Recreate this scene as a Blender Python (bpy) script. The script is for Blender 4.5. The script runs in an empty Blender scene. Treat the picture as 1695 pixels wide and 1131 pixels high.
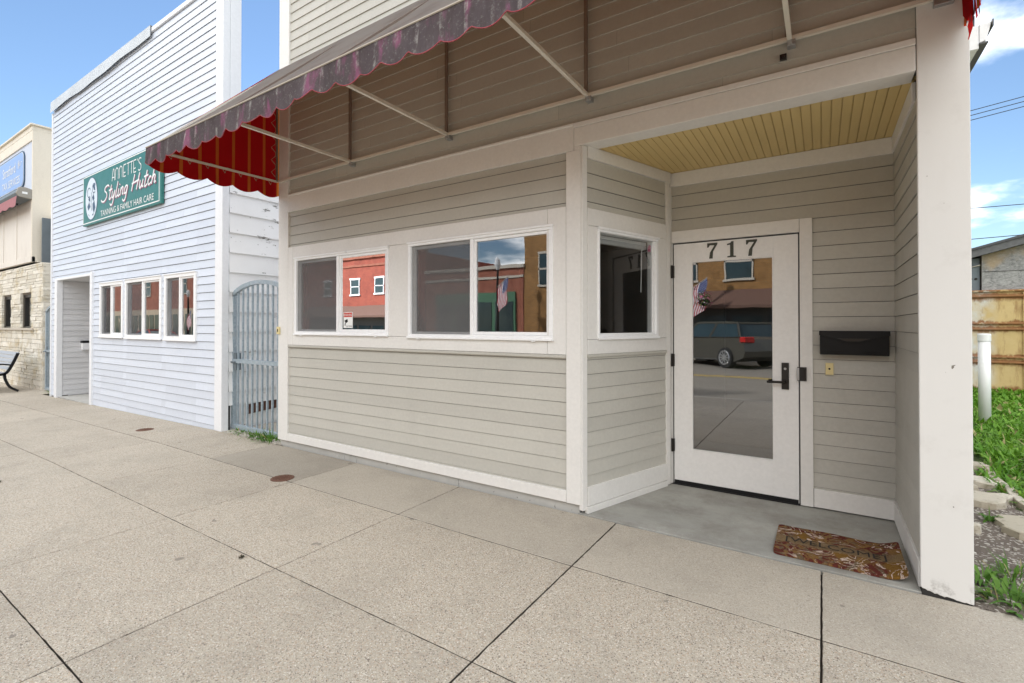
import bpy, math, random
from mathutils import Vector, Matrix
random.seed(7)
R = math.radians
S = bpy.context.scene
COL = S.collection

# ------------------------------------------------------------------ camera
cd = bpy.data.cameras.new('camera'); cam = bpy.data.objects.new('camera', cd); COL.objects.link(cam)
cam.location = (0, 0, 1.36); cam.rotation_euler = (R(90.5), 0, R(32.8))
cd.sensor_width = 36; cd.lens = 36*797/1695
cd.shift_y = -(565.5-532.04)/1695; cd.clip_start = .05; cd.clip_end = 800
S.camera = cam

# ------------------------------------------------------------------ light
SUN_EL, SUN_AZ = 36, -38          # azimuth from +Y, negative = towards -X
W = bpy.data.worlds.new('World'); S.world = W; W.use_nodes = True
def build_world():
    nt = W.node_tree; nt.nodes.clear(); N = nt.nodes.new; L = nt.links.new
    out = N('ShaderNodeOutputWorld'); bg = N('ShaderNodeBackground'); L(bg.outputs[0], out.inputs[0])
    sky = N('ShaderNodeTexSky'); sky.sky_type = 'NISHITA'; sky.sun_disc = False
    sky.sun_elevation = R(SUN_EL); sky.sun_rotation = R(SUN_AZ); sky.air_density = 1.0; sky.dust_density = .0; sky.ozone_density = 1.5
    tc = N('ShaderNodeTexCoord'); sep = N('ShaderNodeSeparateXYZ'); L(tc.outputs['Generated'], sep.inputs[0])
    def M(op, a, b=None, clamp=False):
        n = N('ShaderNodeMath'); n.operation = op; n.use_clamp = clamp
        for i, v in enumerate((a, b)):
            if v is None: continue
            if isinstance(v, (int, float)): n.inputs[i].default_value = v
            else: L(v, n.inputs[i])
        return n.outputs[0]
    zz = M('ADD', M('MAXIMUM', sep.outputs[2], 0.0), .22)
    cx = M('DIVIDE', sep.outputs[0], zz); cy = M('DIVIDE', sep.outputs[1], zz)
    cmb = N('ShaderNodeCombineXYZ'); L(cx, cmb.inputs[0]); L(cy, cmb.inputs[1]); cmb.inputs[2].default_value = 3.3
    nz = N('ShaderNodeTexNoise'); L(cmb.outputs[0], nz.inputs['Vector'])
    nz.inputs['Scale'].default_value = 1.25; nz.inputs['Detail'].default_value = 8; nz.inputs['Roughness'].default_value = .52
    # cloud added overhead and behind camera as soft fill, some at +X, clear north-west
    bias = M('ADD', M('ADD', M('MULTIPLY', sep.outputs[0], .07), M('MULTIPLY', M('MAXIMUM', M('MULTIPLY', sep.outputs[1], -1.0), 0.0), .16)), M('MULTIPLY', M('MAXIMUM', M('SUBTRACT', sep.outputs[2], .46), 0.0), .30))
    dens = M('ADD', nz.outputs[0], bias)
    rmp = N('ShaderNodeMapRange'); L(dens, rmp.inputs[0]); rmp.inputs[1].default_value = .53; rmp.inputs[2].default_value = .68
    rmp.interpolation_type = 'SMOOTHSTEP'
    tint = N('ShaderNodeMix'); tint.data_type = 'RGBA'; tint.blend_type = 'MULTIPLY'; tint.inputs[0].default_value = 1
    L(sky.outputs[0], tint.inputs[6]); tint.inputs[7].default_value = (SKY_T[0], SKY_T[1], SKY_T[2], 1)
    mx = N('ShaderNodeMix'); mx.data_type = 'RGBA'; L(rmp.outputs[0], mx.inputs[0]); L(tint.outputs[2], mx.inputs[6])
    mx.inputs[7].default_value = (CLOUD*1.0, CLOUD*1.0, CLOUD*.99, 1)
    L(mx.outputs[2], bg.inputs[0]); bg.inputs[1].default_value = SKY_S
SKY_T = (.55, .58, .60); CLOUD = 13.0; SKY_S = .1
build_world()
sl = bpy.data.lights.new('sun', 'SUN'); so = bpy.data.objects.new('sun', sl); COL.objects.link(so)
sl.energy = 2.4; sl.angle = R(3); sl.color = (1, .97, .92)
sd = Vector((math.sin(R(SUN_AZ))*math.cos(R(SUN_EL)), math.cos(R(SUN_AZ))*math.cos(R(SUN_EL)), math.sin(R(SUN_EL))))
so.rotation_euler = (-sd).to_track_quat('-Z', 'Y').to_euler(); so.location = (0, 0, 30)
S.view_settings.view_transform = 'Standard'; S.view_settings.look = 'None'
S.view_settings.gamma = 1; S.view_settings.exposure = 1.43
S.cycles.max_bounces = 10; S.cycles.diffuse_bounces = 5; S.cycles.transparent_max_bounces = 12

# ------------------------------------------------------------------ materials
class NT:
    def __init__(s, name):
        s.m = bpy.data.materials.new(name); s.m.use_nodes = True
        s.t = s.m.node_tree; s.b = s.t.nodes['Principled BSDF']; s.out = s.t.nodes['Material Output']
        s.tc = s.t.nodes.new('ShaderNodeTexCoord').outputs['Object']
    def n(s, typ, **kw):
        n = s.t.nodes.new('ShaderNode'+typ)
        for k, v in kw.items(): setattr(n, k, v)
        return n
    def set(s, sock, v):
        if isinstance(v, bpy.types.NodeSocket): s.t.links.new(v, sock)
        elif isinstance(v, (tuple, list)) and sock.type == 'RGBA': sock.default_value = (v[0], v[1], v[2], 1)
        else: sock.default_value = v
    def math(s, op, a, b=0.0, c=None, clamp=False):
        n = s.n('Math', operation=op, use_clamp=clamp); s.set(n.inputs[0], a); s.set(n.inputs[1], b)
        if c is not None: s.set(n.inputs[2], c)
        return n.outputs[0]
    def noise(s, scale, detail=4, rough=.55, stretch=None, vec=None, dist=0):
        v = vec or s.tc
        if stretch:
            mp = s.n('Mapping'); s.set(mp.inputs['Vector'], v); mp.inputs['Scale'].default_value = stretch; v = mp.outputs[0]
        n = s.n('TexNoise'); s.set(n.inputs['Vector'], v); n.inputs['Scale'].default_value = scale
        n.inputs['Detail'].default_value = detail; n.inputs['Roughness'].default_value = rough; n.inputs['Distortion'].default_value = dist
        return n.outputs[0]
    def voro(s, scale, out='Distance', feature='F1', vec=None, stretch=None):
        v = vec or s.tc
        if stretch:
            mp = s.n('Mapping'); s.set(mp.inputs['Vector'], v); mp.inputs['Scale'].default_value = stretch; v = mp.outputs[0]
        n = s.n('TexVoronoi', feature=feature); s.set(n.inputs['Vector'], v); n.inputs['Scale'].default_value = scale
        return n.outputs[out]
    def rng(s, v, a, b, c=0.0, d=1.0, smooth=False):
        n = s.n('MapRange'); s.set(n.inputs[0], v)
        for i, q in enumerate((a, b, c, d)): s.set(n.inputs[1+i], q)
        if smooth: n.interpolation_type = 'SMOOTHSTEP'
        return n.outputs[0]
    def mix(s, f, a, b, mode='MIX'):
        n = s.n('Mix', data_type='RGBA', blend_type=mode); s.set(n.inputs[0], f); s.set(n.inputs[6], a); s.set(n.inputs[7], b)
        return n.outputs[2]
    def attr(s, name='tint'):
        return s.n('Attribute', attribute_name=name).outputs['Fac']
    def xyz(s, v=None):
        n = s.n('SeparateXYZ'); s.set(n.inputs[0], v or s.tc); return n.outputs
    def bump(s, h, strength=.3, dist=.01):
        n = s.n('Bump'); n.inputs['Strength'].default_value = strength; n.inputs['Distance'].default_value = dist
        s.set(n.inputs['Height'], h); s.t.links.new(n.outputs[0], s.b.inputs['Normal'])
    def done(s, col=None, rough=.6, metal=0, spec=.5):
        if col is not None: s.set(s.b.inputs['Base Color'], col)
        s.set(s.b.inputs['Roughness'], rough); s.b.inputs['Metallic'].default_value = metal
        s.b.inputs['Specular IOR Level'].default_value = spec
        return s.m
def sc(c, k): return tuple(min(1, x*k) for x in c)

def paint(name, c, rough=.5, var=.07, dirt=.12, dirtc=None, bump=.12, tint=False, spec=.4):
    k = NT(name)
    a = k.mix(k.noise(1.7, 5), sc(c, 1-var), sc(c, 1+var))
    d = k.rng(k.noise(3.2, 7, .65, (1, 1, .35)), .5, .8)
    d = k.math('MULTIPLY', d, dirt)
    a = k.mix(d, a, dirtc or sc(c, .45))
    f = k.rng(k.noise(40, 3), .3, .7, .97, 1.03)
    a = k.mix(1.0, a, f, 'MULTIPLY')
    if tint:
        a = k.mix(1.0, a, k.rng(k.attr(), 0, 1, .95, 1.05), 'MULTIPLY')
    k.bump(k.noise(55, 4, .6, (1, 1, 4)), bump, .004)
    return k.done(a, k.rng(k.noise(6), .3, .7, rough-.08, rough+.08), 0, spec)
def plain(name, c, rough=.5, metal=0, var=.12, nscale=12, bump=0, bs=60, spec=.5):
    k = NT(name); a = k.mix(k.noise(nscale, 5), sc(c, 1-var), sc(c, 1+var))
    if bump: k.bump(k.noise(bs, 4), bump, .004)
    return k.done(a, k.rng(k.noise(nscale*2), .3, .7, rough*.85, min(1, rough*1.15)), metal, spec)

M = {}
M['greige'] = paint('greige_siding_paint', (.49, .475, .425), .55, .05, .10, tint=True)
M['trim'] = paint('offwhite_trim_paint', (.735, .72, .69), .5, .035, .10, (.38, .34, .29))
def post_mat():
    k = NT('post_paint'); c = (.70, .69, .665)
    a = k.mix(k.noise(1.4, 4), sc(c, .95), sc(c, 1.04))
    st = k.rng(k.noise(2.2, 6, .6, (1.6, 1.6, .5)), .52, .72)
    z = k.xyz()[2]
    top = k.math('MULTIPLY', k.rng(z, 1.9, 3.1), .45)
    a = k.mix(k.math('MULTIPLY', st, top), a, (.36, .29, .2))
    a = k.mix(k.math('MULTIPLY', k.rng(k.noise(5, 7, .7), .56, .75), .16), a, (.35, .32, .28))
    chip = k.math('GREATER_THAN', k.noise(17, 3, .6), .745)
    a = k.mix(chip, a, (.2, .18, .15))
    low = k.rng(z, .11, .0)
    a = k.mix(k.math('MULTIPLY', low, k.rng(k.noise(14, 6, .7), .50, .66)), a, (.12, .10, .08))
    k.bump(k.math('SUBTRACT', k.noise(50, 4, .6, (1, 1, .4)), chip), .15, .003)
    return k.done(a, .5, 0, .4)
M['post'] = post_mat()
M['white'] = paint('white_vinyl', (.86, .865, .87), .35, .03, .10, (.42, .4, .36), .03)
M['doorpaint'] = paint('door_paint', (.78, .77, .755), .4, .03, .07, (.4, .37, .33), .05)
M['blue'] = paint('blueish_vinyl_siding', (.63, .675, .755), .42, .03, .05, (.35, .36, .38), .05, tint=True)
M['bluewhite'] = paint('white_vinyl_corner', (.80, .81, .83), .4, .02, .06, (.45, .45, .45), .03)
M['alcove'] = paint('alcove_vinyl_siding', (.62, .62, .63), .5, .03, .06, None, .05, tint=True)
def flaky():
    k = NT('flaking_white_boards'); c = (.88, .88, .88)
    n1 = k.noise(9, 9, .72, (1, .55, 1.7)); n2 = k.noise(1.1, 3)
    f = k.rng(k.math('ADD', n1, k.math('MULTIPLY', n2, .35)), .835, .86)
    a = k.mix(k.noise(2.4, 5), sc(c, .9), sc(c, 1.03)); a = k.mix(f, a, k.mix(k.noise(30), (.12, .11, .10), (.3, .29, .27)))
    k.bump(k.math('SUBTRACT', k.noise(26, 6, .7), f), .35, .006)
    return k.done(a, .65)
M['flaky'] = flaky()
def coping_m():
    k = NT('bent_metal_coping'); a = k.mix(k.noise(3, 6, .65), (.42, .46, .49), (.66, .69, .72)); a = k.mix(k.math('MULTIPLY', k.rng(k.noise(12, 7, .75), .55, .72), .6), a, (.2, .2, .2)); return k.done(a, .5)
M['coping'] = coping_m()
M['dark'] = plain('dark_recess', (.03, .028, .026), .9)
M['interior'] = plain('interior_wall', (.22, .21, .20), .9)
M['ifloor'] = plain('interior_floor', (.12, .09, .07), .6)
M['black'] = plain('black_metal', (.012, .012, .013), .5, 0, .2, 30, .05, 60, .22)
M['bronze'] = plain('dark_bronze', (.035, .032, .03), .38, .6, .2)
M['steel'] = plain('galvanised_steel', (.42, .43, .44), .42, .7, .2, 25, .05)
def galv():
    k = NT('galvanised_gate'); a = k.mix(k.voro(45, 'Color'), (.30, .37, .42), (.42, .49, .54))
    a = k.mix(k.rng(k.noise(7, 6, .7), .58, .7), a, (.42, .46, .48)); return k.done(a, .5, .35)
M['galv'] = galv()
M['alu'] = plain('aluminium_bar', (.74, .70, .62), .45, .2, .1)
M['brownbar'] = plain('brown_painted_bar', (.20, .15, .12), .6, 0, .2)
M['ivory'] = plain('ivory_plastic', (.72, .60, .30), .4)
def bead():
    k = NT('cream_beadboard'); c = (.66, .50, .215)
    a = k.mix(k.noise(3, 5, .6, (4, 1, 1)), sc(c, .9), sc(c, 1.06)); return k.done(a, .5)
M['bead'] = bead()

def aggregate(name, c, ps, contrast, smooth):
    k = NT(name)
    big = k.noise(.8, 5, .6); a = k.mix(big, sc(c, .88), sc(c, 1.07))
    cell = k.voro(ps, 'Color'); cx = k.xyz(cell)
    peb = k.rng(cx[0], 0, 1, 1-contrast, 1+contrast*.7)
    a = k.mix(1.0, a, peb, 'MULTIPLY')
    dk = k.math('MULTIPLY', k.math('GREATER_THAN', cx[1], .915), .75 if not smooth else .35)
    a = k.mix(dk, a, (.13, .10, .08))
    wt = k.math('MULTIPLY', k.math('GREATER_THAN', cx[2], .95), .65 if not smooth else .3)
    a = k.mix(wt, a, (.72, .68, .6))
    warm = k.math('MULTIPLY', k.math('LESS_THAN', cx[1], .10), .45 if not smooth else .15)
    a = k.mix(warm, a, (.40, .25, .15))
    fine = k.rng(k.noise(260, 3, .7), .3, .7, .82, 1.16)
    a = k.mix(1.0, a, fine, 'MULTIPLY')
    st = k.math('MULTIPLY', k.rng(k.noise(2.1, 8, .68), .48, .78), .46)
    a = k.mix(st, a, sc(c, .55))
    spot = k.math('MULTIPLY', k.math('GREATER_THAN', k.noise(5.5, 2, .5), .735), .6)
    a = k.mix(spot, a, (.16, .14, .12))
    a = k.mix(1.0, a, k.rng(k.attr(), 0, 1, .80, 1.04), 'MULTIPLY')
    h = k.math('ADD', k.math('MULTIPLY', k.voro(ps), .6 if not smooth else .2), k.noise(120, 4, .7))
    k.bump(h, .5 if not smooth else .22, .006)
    return k.done(a, .85, 0, .3)
M['agg'] = aggregate('exposed_aggregate', (.475, .422, .345), 215, .21, False)
M['smoothc'] = aggregate('broomed_concrete', (.455, .408, .337), 210, .12, True)
M['jointdirt'] = plain('joint_dirt', (.06, .048, .038), .95, 0, .4, 20)
def slabmat():
    k = NT('entry_slab'); c = (.345, .34, .31)
    a = k.mix(k.noise(1.6, 7, .65, (1, 1.6, 1)), sc(c, .48), sc(c, 1.5))
    a = k.mix(k.math('MULTIPLY', k.rng(k.noise(2.4, 8, .72), .46, .70), .6), a, (.17, .15, .12))
    a = k.mix(k.math('GREATER_THAN', k.noise(60, 2), .74), a, (.5, .49, .46))
    a = k.mix(1.0, a, k.rng(k.noise(160, 3, .7), .3, .7, .9, 1.1), 'MULTIPLY')
    k.bump(k.noise(90, 5, .7), .15, .004)
    return k.done(a, k.rng(k.noise(3), .3, .7, .5, .75), 0, .45)
M['slab'] = slabmat()
def foundation():
    k = NT('foundation_concrete'); c = (.47, .46, .43)
    a = k.mix(k.noise(2.5, 8, .7), sc(c, .7), sc(c, 1.2))
    pit = k.math('GREATER_THAN', k.noise(30, 4, .6), .68)
    a = k.mix(pit, a, (.12, .11, .1)); k.bump(k.noise(40, 6, .7), .4, .01)
    return k.done(a, .9)
M['found'] = foundation()
M['asphalt'] = plain('concrete_road', (.20, .18, .15), .9, 0, .25, 3, .3, 90)
M['farwalk'] = plain('far_sidewalk_concrete', (.42, .38, .32), .9, 0, .15, 2)
M['roadpaint'] = plain('road_paint', (.6, .58, .5), .8)
M['yellowpaint'] = plain('road_paint_yellow', (.55, .38, .06), .8)

def glass(name, refl, tint=(.75, .78, .77), dirt=.02, ior=1.6):
    k = NT(name); t = k.t; t.nodes.remove(k.b)
    tr = k.n('BsdfTransparent'); tr.inputs[0].default_value = (*tint, 1)
    gl = k.n('BsdfGlossy'); gl.inputs['Roughness'].default_value = .0; gl.inputs[0].default_value = (.97, .98, 1, 1)
    bp = k.n('Bump'); bp.inputs['Strength'].default_value = .02; bp.inputs['Distance'].default_value = .02
    k.set(bp.inputs['Height'], k.noise(2.2, 2)); t.links.new(bp.outputs[0], gl.inputs['Normal'])
    fr = k.n('Fresnel'); fr.inputs[0].default_value = ior
    f = k.math('ADD', fr.outputs[0], refl, clamp=True)
    mx = k.n('MixShader'); k.set(mx.inputs[0], f); t.links.new(tr.outputs[0], mx.inputs[1]); t.links.new(gl.outputs[0], mx.inputs[2])
    df = k.n('BsdfDiffuse'); df.inputs[0].default_value = (.5, .5, .48, 1)
    m2 = k.n('MixShader'); k.set(m2.inputs[0], k.math('MULTIPLY', k.rng(k.noise(3, 6, .7), .4, .8), dirt))
    t.links.new(mx.outputs[0], m2.inputs[1]); t.links.new(df.outputs[0], m2.inputs[2]); t.links.new(m2.outputs[0], k.out.inputs[0])
    return k.m
M['glass'] = glass('window_glass', .21)
M['doorglass'] = glass('door_glass', .23, (.55, .57, .56))
M['dimglass'] = glass('shaded_window_glass', .0, (.7, .72, .72), .015, 1.20)
M['carglass'] = glass('car_glass', .12, (.12, .13, .15), 0)
def screen(name, c):
    k = NT(name); t = k.t
    tr = k.n('BsdfTransparent'); mx = k.n('MixShader'); k.set(mx.inputs[0], k.rng(k.noise(1.5, 3), .3, .7, .50, .64))
    k.done(c, .7, 0, .1); t.links.new(tr.outputs[0], mx.inputs[1]); t.links.new(k.b.outputs[0], mx.inputs[2]); t.links.new(mx.outputs[0], k.out.inputs[0])
    return k.m
M['screen'] = screen('insect_screen', (.17, .17, .172)); M['screendark'] = screen('dark_insect_screen', (.075, .075, .08))

def fabric(name, col_fn, trans, tf=.30):
    k = NT(name); t = k.t; c = col_fn(k); k.done(c, .85, 0, .15)
    k.bump(k.noise(180, 2), .15, .002)
    tl = k.n('BsdfTranslucent'); k.set(tl.inputs[0], trans if isinstance(trans, tuple) else c)
    mx = k.n('MixShader'); mx.inputs[0].default_value = tf
    t.links.new(k.b.outputs[0], mx.inputs[1]); t.links.new(tl.outputs[0], mx.inputs[2]); t.links.new(mx.outputs[0], k.out.inputs[0])
    return k.m
def stripe(k, axis, period, width, off=0.0):
    v = k.xyz()[axis]
    f = k.math('FRACT', k.math('DIVIDE', k.math('ADD', v, 50+off), period))
    return k.math('LESS_THAN', f, width/period)
def top_col(k):
    a = k.mix(k.noise(40, 6, .7, (.25, 2, 2)), (.11, .10, .092), (.25, .235, .215))
    a = k.mix(k.rng(k.noise(3, 6, .7), .5, .75), a, (.10, .085, .08))
    return a
M['awntop'] = fabric('weathered_awning_top', top_col, (.80, .58, .26), .26)
def val_col(k):
    a = k.mix(k.noise(5, 7, .7, (2, 1, .8)), (.05, .042, .046), (.17, .145, .155))
    pk = k.rng(k.noise(4.2, 4, .6, (1.6, 1, .5)), .54, .63)
    a = k.mix(k.math('MULTIPLY', pk, .8), a, (.34, .12, .22))
    s1 = stripe(k, 0, .165, .026, .03); a = k.mix(k.math('MULTIPLY', s1, k.rng(k.noise(11, 7, .75), .47, .68)), a, (.52, .49, .46))
    a = k.mix(k.math('MULTIPLY', k.rng(k.noise(24, 7, .78, (2.5, 1, .45)), .50, .68), .8), a, (.075, .065, .062)); a = k.mix(k.math('MULTIPLY', k.rng(k.noise(60, 5, .7), .56, .7), .5), a, (.42, .40, .37))
    return a
M['valance'] = fabric('faded_purple_valance', val_col, (.25, .08, .08))
def red_col(axis, off, c1, c2):
    def f(k):
        a = k.mix(k.noise(3, 5), c1, c2)
        return k.mix(stripe(k, axis, .165, .03, off), a, (.50, .22, .035))
    return f
M['redx'] = fabric('red_gold_canvas_front', red_col(0, .03, (.17, .035, .008), (.22, .05, .012)), (.75, .40, .08), .27)
M['redy'] = fabric('red_gold_canvas_side', red_col(1, .0, (.22, .004, .006), (.36, .008, .012)), (.9, .03, .03), .45)
M['redtrim'] = fabric('red_piping', lambda k: k.mix(k.noise(30), (.35, .03, .05), (.55, .2, .22)), (.4, .05, .05))

def foliage(name, c1, c2):
    k = NT(name); a = k.mix(k.attr(), c1, c2); a = k.mix(k.rng(k.noise(2.0, 4), .3, .7), a, sc(c1, 1.15)); a = k.mix(k.math('GREATER_THAN', k.attr(), .95), a, (.42, .36, .17))
    k.done(a, .55, 0, .3); tl = k.n('BsdfTranslucent'); k.set(tl.inputs[0], a); mx = k.n('MixShader'); mx.inputs[0].default_value = .3
    k.t.links.new(k.b.outputs[0], mx.inputs[1]); k.t.links.new(tl.outputs[0], mx.inputs[2]); k.t.links.new(mx.outputs[0], k.out.inputs[0])
    return k.m
M['grass'] = foliage('grass_blades', (.085, .22, .014), (.28, .48, .06))
M['weed'] = foliage('weed_leaves', (.06, .16, .018), (.24, .40, .07))
M['soil'] = plain('lawn_soil', (.055, .07, .022), .95, 0, .4, 6, .5, 30)
def dirt():
    k = NT('gravelly_dirt'); a = k.mix(k.noise(5, 8, .7), (.09, .07, .055), (.22, .18, .145))
    cc = k.xyz(k.voro(70, 'Color')); a = k.mix(k.math('GREATER_THAN', cc[0], .82), a, (.42, .38, .33))
    k.bump(k.math('ADD', k.noise(60, 6, .7), k.voro(70)), .6, .015); return k.done(a, .95)
M['dirt'] = dirt()
def stonem(name, c1, c2, c3):
    k = NT(name); a = k.mix(k.attr(), c1, c2); a = k.mix(k.rng(k.noise(2.6, 7, .7), .5, .72), a, c3)
    a = k.mix(k.rng(k.noise(20, 6, .7), .55, .75), a, sc(c1, .55)); k.bump(k.noise(30, 7, .7), .5, .012); return k.done(a, .85)
M['limestone'] = stonem('limestone', (.60, .56, .47), (.80, .76, .67), (.50, .40, .22))
M['concpiece'] = stonem('broken_concrete', (.42, .37, .28), (.56, .51, .42), (.30, .25, .18))
def mortar():
    k = NT('stained_mortar'); a = k.mix(k.noise(8, 6), (.14, .12, .10), (.25, .22, .18)); return k.done(a, .95)
M['mortar'] = mortar()
M['cream'] = paint('cream_panel', (.74, .68, .57), .6, .05, .2, (.35, .28, .2), .1)
M['beige'] = paint('beige_panel', (.74, .69, .62), .6, .05, .25, (.32, .25, .18), .1)
M['paleblue'] = paint('pale_blue_board', (.58, .62, .70), .5, .03, .06)
M['bluesign'] = plain('blue_sign_face', (.29, .43, .72), .4, 0, .05)
M['signgreen'] = plain('green_sign_face', (.022, .165, .145), .4, 0, .06, 3)
M['signedge'] = plain('green_sign_edge', (.03, .15, .11), .5)
M['signwhite'] = plain('sign_lettering', (.82, .83, .82), .5, 0, .03)
M['signpink'] = plain('sign_letter_shadow', (.35, .12, .2), .5)
M['signoval'] = plain('sign_oval', (.66, .73, .80), .45, 0, .03)
M['signnavy'] = plain('sign_navy', (.05, .10, .17), .5)
M['greymetal'] = plain('grey_sheet_metal', (.16, .19, .21), .6, .2, .3, 4)
M['pinkcloth'] = plain('faded_pink_canvas', (.36, .15, .16), .8, 0, .2)
M['taupe'] = plain('taupe_plastic', (.30, .28, .24), .5)
def rusty():
    k = NT('rusty_painted_steel'); X, Y, Z = k.xyz()
    c = k.mix(k.noise(1.8, 7, .7), (.42, .28, .09), (.64, .50, .26))
    w = k.rng(X, -1.90, -2.12); c = k.mix(k.math('MULTIPLY', w, k.rng(k.noise(3, 5), .35, .6)), c, (.56, .56, .53))
    n = k.noise(7, 8, .7, (1, 1, .45)); n2 = k.math('MULTIPLY', k.math('SUBTRACT', n, .5), .30)
    def band(z0, h):
        d = k.math('ABSOLUTE', k.math('SUBTRACT', k.math('ADD', Z, n2), z0)); return k.rng(d, h, h*.35)
    b = band(.60, .10)
    for z0, h in ((.72, .06), (1.29, .10), (1.41, .06), (1.96, .11), (2.1, .05), (.0, .11)): b = k.math('MAXIMUM', b, band(z0, h))
    b = k.math('MAXIMUM', b, k.math('MULTIPLY', k.rng(k.noise(5, 8, .72, (1.6, 1, .28)), .53, .70), .8))
    rust = k.mix(k.noise(14, 6, .7), (.10, .036, .012), (.30, .11, .022)); c = k.mix(k.math('MULTIPLY', b, .9), c, rust)
    k.bump(k.noise(20, 6, .7), .3, .01); return k.done(c, .75)
M['rusty'] = rusty()
def ply():
    k = NT('weathered_plywood'); a = k.mix(k.rng(k.noise(7, 9, .8, (1, 1, 1.8), None, 2.0), .32, .68), (.10, .10, .10), (.46, .45, .43))
    a = k.mix(k.math('MULTIPLY', k.rng(k.math('ADD', k.noise(2.2, 5), k.rng(k.xyz()[2], 2.3, 3.2, -.12, .22)), .48, .66), .8), a, k.mix(k.noise(16, 5), (.34, .22, .11), (.50, .40, .27))); k.bump(k.noise(18, 6), .3, .01); return k.done(a, .9)
M['ply'] = ply()
M['oldwood'] = plain('grey_weathered_wood', (.12, .12, .12), .9, 0, .5, 14, .5, 30)
M['shingle'] = plain('roof_shingles', (.08, .08, .085), .95, 0, .3, 9, .4, 30)
M['pvc'] = plain('white_pipe', (.80, .80, .80), .35, 0, .03, 6)
def manhole():
    k = NT('cast_iron_cover'); a = k.mix(k.noise(20, 6, .7), (.10, .045, .03), (.21, .105, .065)); k.bump(k.noise(60, 4), .4, .004); return k.done(a, .7, .3)
M['iron'] = manhole()
M['rope'] = plain('lacing_cord', (.42, .30, .2), .8)
M['wire'] = plain('cable_black', (.02, .02, .022), .6)
def matm():
    k = NT('printed_doormat'); X, Y, Z = k.xyz()
    wv = k.noise(8, 3, .5, None, None, 2.2); w2 = k.noise(10, 3, .5, None, None, 3.0)
    c = k.mix(k.rng(wv, .40, .58), (.24, .13, .045), (.15, .11, .07))
    c = k.mix(k.rng(w2, .47, .54), c, (.12, .03, .022))
    c = k.mix(k.rng(k.noise(5, 2), .57, .64), c, (.21, .11, .025))
    ln = k.math('ABSOLUTE', k.math('SUBTRACT', k.math('FRACT', k.math('MULTIPLY', k.noise(6, 2.5, .5, None, None, 2.3), 4.5)), .5))
    msk = k.math('MULTIPLY', k.rng(ln, .095, .05), k.rng(k.noise(4.5, 3), .43, .51))
    band = k.rng(k.math('ABSOLUTE', Y), .045, .06)
    c = k.mix(k.math('MULTIPLY', msk, band), c, (.62, .50, .43))
    c = k.mix(k.math('SUBTRACT', .8, k.math('MULTIPLY', band, .8)), c, (.235, .165, .09))
    c = k.mix(1.0, c, k.rng(k.noise(120, 3, .8), .3, .7, .55, 1.35), 'MULTIPLY'); k.bump(k.noise(180, 3, .8), .8, .008); return k.done(c, .95, 0, .1)
M['mat'] = matm()
M['matink'] = plain('doormat_lettering', (.022, .016, .012), .95)
def brick(name, c1, c2, mort):
    k = NT(name); mp = k.n('Mapping'); k.set(mp.inputs[0], k.tc); mp.inputs['Rotation'].default_value = (R(90), 0, 0)
    b = k.n('TexBrick'); k.set(b.inputs['Vector'], mp.outputs[0]); k.set(b.inputs['Color1'], c1); k.set(b.inputs['Color2'], c2); k.set(b.inputs['Mortar'], mort)
    b.inputs['Scale'].default_value = 1; b.inputs['Brick Width'].default_value = .22; b.inputs['Row Height'].default_value = .075; b.inputs['Mortar Size'].default_value = .008
    a = k.mix(k.rng(k.noise(1.5, 6, .7), .45, .75), b.outputs[0], sc(c1, .6)); k.bump(b.outputs['Fac'], -.2, .01); return k.done(a, .85)
M['brickor'] = brick('orange_brown_brick', (.25, .12, .03), (.36, .175, .05), (.28, .18, .09))
M['brickred'] = brick('red_painted_brick', (.30, .065, .04), (.34, .08, .045), (.26, .06, .04))
M['brickdk'] = brick('dark_red_brick', (.30, .09, .05), (.36, .12, .07), (.25, .12, .09))
M['stucco'] = plain('tan_stucco', (.45, .36, .26), .9)
M['storegreen'] = plain('storefront_green', (.06, .16, .09), .6)
M['storedark'] = plain('storefront_dark', (.05, .045, .04), .6)
M['awnbrown'] = plain('brown_shingle_awning', (.13, .07, .05), .8, 0, .2)
M['cornice'] = plain('stone_trim', (.50, .45, .38), .8)
M['suv'] = plain('taupe_car_paint', (.10, .095, .08), .25, .4, .05)
M['vanwhite'] = plain('white_car_paint', (.7, .7, .7), .25, 0, .03)
M['redcar'] = plain('red_car_paint', (.4, .03, .02), .25, 0, .03)
M['tyre'] = plain('tyre_rubber', (.02, .02, .02), .9)
M['rim'] = plain('alloy_rim', (.55, .55, .55), .3, .8)
M['redlens'] = plain('red_lens', (.45, .01, .01), .2)
M['clearlens'] = plain('clear_lens', (.7, .7, .7), .15)
M['flagred'] = plain('flag_red', (.45, .03, .05), .8, 0, .05); M['flagwhite'] = plain('flag_white', (.75, .75, .75), .8, 0, .03); M['flagblue'] = plain('flag_blue', (.03, .05, .2), .8, 0, .05)
M['petal'] = plain('pink_petals', (.6, .12, .25), .7); M['petalw'] = plain('white_petals', (.75, .65, .7), .7)
M['stickerred'] = plain('sticker_red', (.55, .06, .04), .5); M['digits'] = plain('bronze_numerals', (.055, .06, .05), .4, .5, .25, 60)
M['benchslat'] = plain('bench_slats', (.38, .40, .43), .5)
M['leafdry'] = plain('dry_leaf', (.06, .05, .03), .9)
M['gravelm'] = stonem('pale_gravel', (.40, .37, .32), (.62, .58, .52), (.33, .3, .26))
M['brickbase'] = plain('old_brick_base', (.10, .045, .03), .9, 0, .4, 12, .4, 40)

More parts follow.
